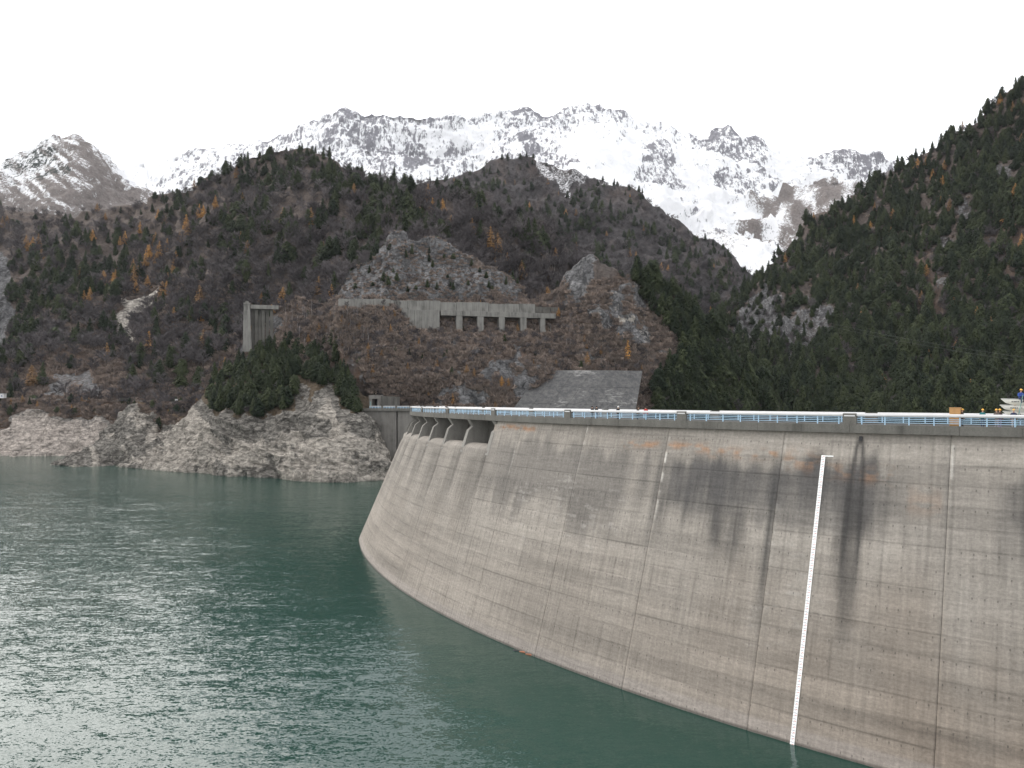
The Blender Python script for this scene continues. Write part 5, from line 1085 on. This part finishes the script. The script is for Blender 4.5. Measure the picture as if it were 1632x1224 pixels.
# tan box
p = deck_pt(1522.5, -1.75); bx = empty('tan_cabinet', tuple(p), rz0); tag(bx, 'tall tan box standing behind the railing', 'cabinet')
MB().box((0, 0, 1.02), (.98, .7, 1.84)).build('body', M['tan'], bx, bevel=.02); MB().box((0, 0, 1.97), (1.04, .76, .06)).build('lid', M['tan'], bx); MB().box((0, 0, .05), (.9, .6, .1)).build('plinth', M['dark'], bx)
for s_ in (-1, 1): MB().box((s_ * .24, -.36, 1.0), (.45, .02, 1.6)).build('door_leaf', M['tan'], bx)
# boats stacked on a trailer
BL = 5.2
def hull(name_z):
    st = np.linspace(0, 1, 13); V = []; F = []; k = 9
    for t in st:
        x = t * BL; w_ = .78 * (1 - (1 - min(1, t / .55)) ** 2.2) * (1 - .08 * max(0, t - .55)); kz = .30 * (1 - min(1, t / .30)) ** 1.6; top = .62 + .10 * (1 - t) ** 2
        for j in range(k):
            a = -1 + 2 * j / (k - 1); q = abs(a); yy = math.copysign(w_ * q ** .75, a) if q else 0
            zz = kz + (top - kz) * (q ** 2.6); V.append((x + .75 * (1 - t) ** 4 * max(0, 1 - zz / top), yy, zz))
        for j in range(k):                     # inside skin
            a = 1 - 2 * j / (k - 1); q = abs(a); yy = math.copysign(max(w_ - .05, 0.001) * q ** .75, a) if q else 0
            zz = kz + .05 + (top - kz - .05) * (q ** 2.6); V.append((x + .06 + .75 * (1 - t) ** 4 * max(0, 1 - zz / top), yy, zz))
    n_ = 2 * k
    for i in range(12):
        for j in range(n_): F.append((i * n_ + j, i * n_ + (j + 1) % n_, (i + 1) * n_ + (j + 1) % n_, (i + 1) * n_ + j))
    F.append(tuple(range(n_ - 1, -1, -1))); F.append(tuple(12 * n_ + j for j in range(n_))); mb = MB(); mb.add(V, F); return mb
bow = deck_pt(1594.5, -4.2); tdir = rz0
def hull_w(t): return .78 * (1 - (1 - min(1, t / .55)) ** 2.2) * (1 - .08 * max(0, t - .55))
for i, (zb, dx, lab) in enumerate(((2.05, 0.0, 'white rowing boat on top of the stack with a worker seated on it'), (1.42, -.08, 'white rowing boat in the middle of the stack of three'), (.79, .12, 'white rowing boat at the bottom of the stack on the trailer'))):
    bt = empty('rowing_boat', (bow[0] + dx, bow[1] - dx * .7, zb), tdir); tag(bt, lab, 'boat')
    hull(0).build('hull', M['hull'], bt, smooth=True)
    for sd in (-1, 1):
        pts = [(t * BL, sd * (hull_w(t) + .02), .62 + .10 * (1 - t) ** 2 + .01) for t in np.linspace(0.02, 1, 12)]; MB().tube(pts, .035, 6).build('gunwale', plain('gunwale_grey', (.45, .46, .44)), bt)
    for x in (1.7, 3.0, 4.3): MB().box((x, 0, .45), (.26, 1.3, .04)).build('thwart', M['hull'], bt)
    mk = MB()                                   # registration lettering, illegible dark strokes on the bow
    for j, (x, ww) in enumerate(((1.05, .10), (1.2, .06), (1.31, .10), (1.46, .08), (1.60, .07), (1.98, .07), (2.45, .05), (3.0, .12), (3.2, .07))):
        y_ = -(hull_w(x / BL) * (.77 ** .29)) - .03; mk.box((x, y_, .43), (ww, .04, .11 if j < 8 else .08))
    tag(mk.build('registration_mark', M['dark'], bt), kind='stuff')
    if i: [MB().box((x, 0, .665), (.12, 1.5, .05)).build('spacer', M['tan'], bt) for x in (1.4, 3.8)]
trl = empty('boat_trailer', (bow[0] + .8, bow[1] - .6, -.12), tdir); tag(trl, 'low dark trailer carrying the stacked boats', 'trailer')
for y_ in (-.55, .55): MB().box((2.2, y_, .72), (5.0, .12, .14)).build('beam', M['dark'], trl)
for x in (.4, 2.2, 4.2): MB().box((x, 0, .84), (.12, 1.7, .1)).build('bolster', M['dark'], trl)
for x in (1.8, 2.7):
    for y_ in (-.8, .8):
        w1 = MB(); w1.tube([(x, y_ - .1, .33), (x, y_ + .1, .33)], .33, 16); ww = w1.build('wheel', M['dark'], trl); r1 = MB(); r1.tube([(x, y_ - .11, .33), (x, y_ + .11, .33)], .17, 12); r1.build('rim', M['wing'], ww)
u_ = np.array([math.cos(tdir), math.sin(tdir)]); vv = np.array([-u_[1], u_[0]])
pw = np.array([bow[0], bow[1]]) + u_ * 1.75 - vv * .62
person(0, 0, tdir + .5, BLUE, NAVY, 'person in blue jacket and yellow helmet sitting on the stacked boats', seated=True, at=(pw[0], pw[1], 2.68), lean=.12, arms='front')
po = MB(); h1 = np.array([*(pw + u_ * .25 - vv * .42), 3.15]); h0 = np.array([*(pw - u_ * .3 - vv * .8), .0]); o = po.tube([tuple(h0), tuple(h1)], .035, 6).build('pole', plain('pole_green', (.18, .32, .30), .5)); tag(o, 'thin green pole held upright by the worker on the boats', 'pole')

# ------------------------------------------------------------------ cables over the valley, drift at the wall
for (a, b), lab in (((P(1150, 470, 640), P(1760, 585, 420)), 'upper thin overhead cable crossing the dark right slope'), ((P(1150, 474, 640), P(1760, 592, 420)), 'lower thin overhead cable crossing the dark right slope')):
    pts = [tuple(a + (b - a) * t + np.array([0, 0, -6 * 4 * t * (1 - t)])) for t in np.linspace(0, 1, 30)]
    tag(MB().tube(pts, .035, 4).build('overhead_cable', plain('cable_grey', (.14, .14, .15))), lab, 'cable')
g = np.random.default_rng(5)
def wpt(px, y): d = FPX * HW / (y - YH); return np.array([(px - 816) / FPX * d, d, WZ])
for i, (px, y, L_, lab) in enumerate(((822, 1037.5, .9, 'short dark driftwood log floating away from the dam wall'), (836, 1040, 1.6, 'reddish driftwood log floating against the dam wall'), (845, 1044, 1.5, 'reddish driftwood branch nearest the camera against the dam wall'))):
    p = wpt(px, y); a = -.62 + g.uniform(-.15, .15); dv = np.array([math.cos(a), math.sin(a), 0]) * L_ / 2
    tag(MB().tube([tuple(p - dv), tuple(p + np.array([0, 0, .05])), tuple(p + dv)], [.10, .14, .08], 6).build('driftwood', M['dark'] if i == 0 else plain('wet_red_wood', (.28, .11, .06))), lab, 'driftwood')
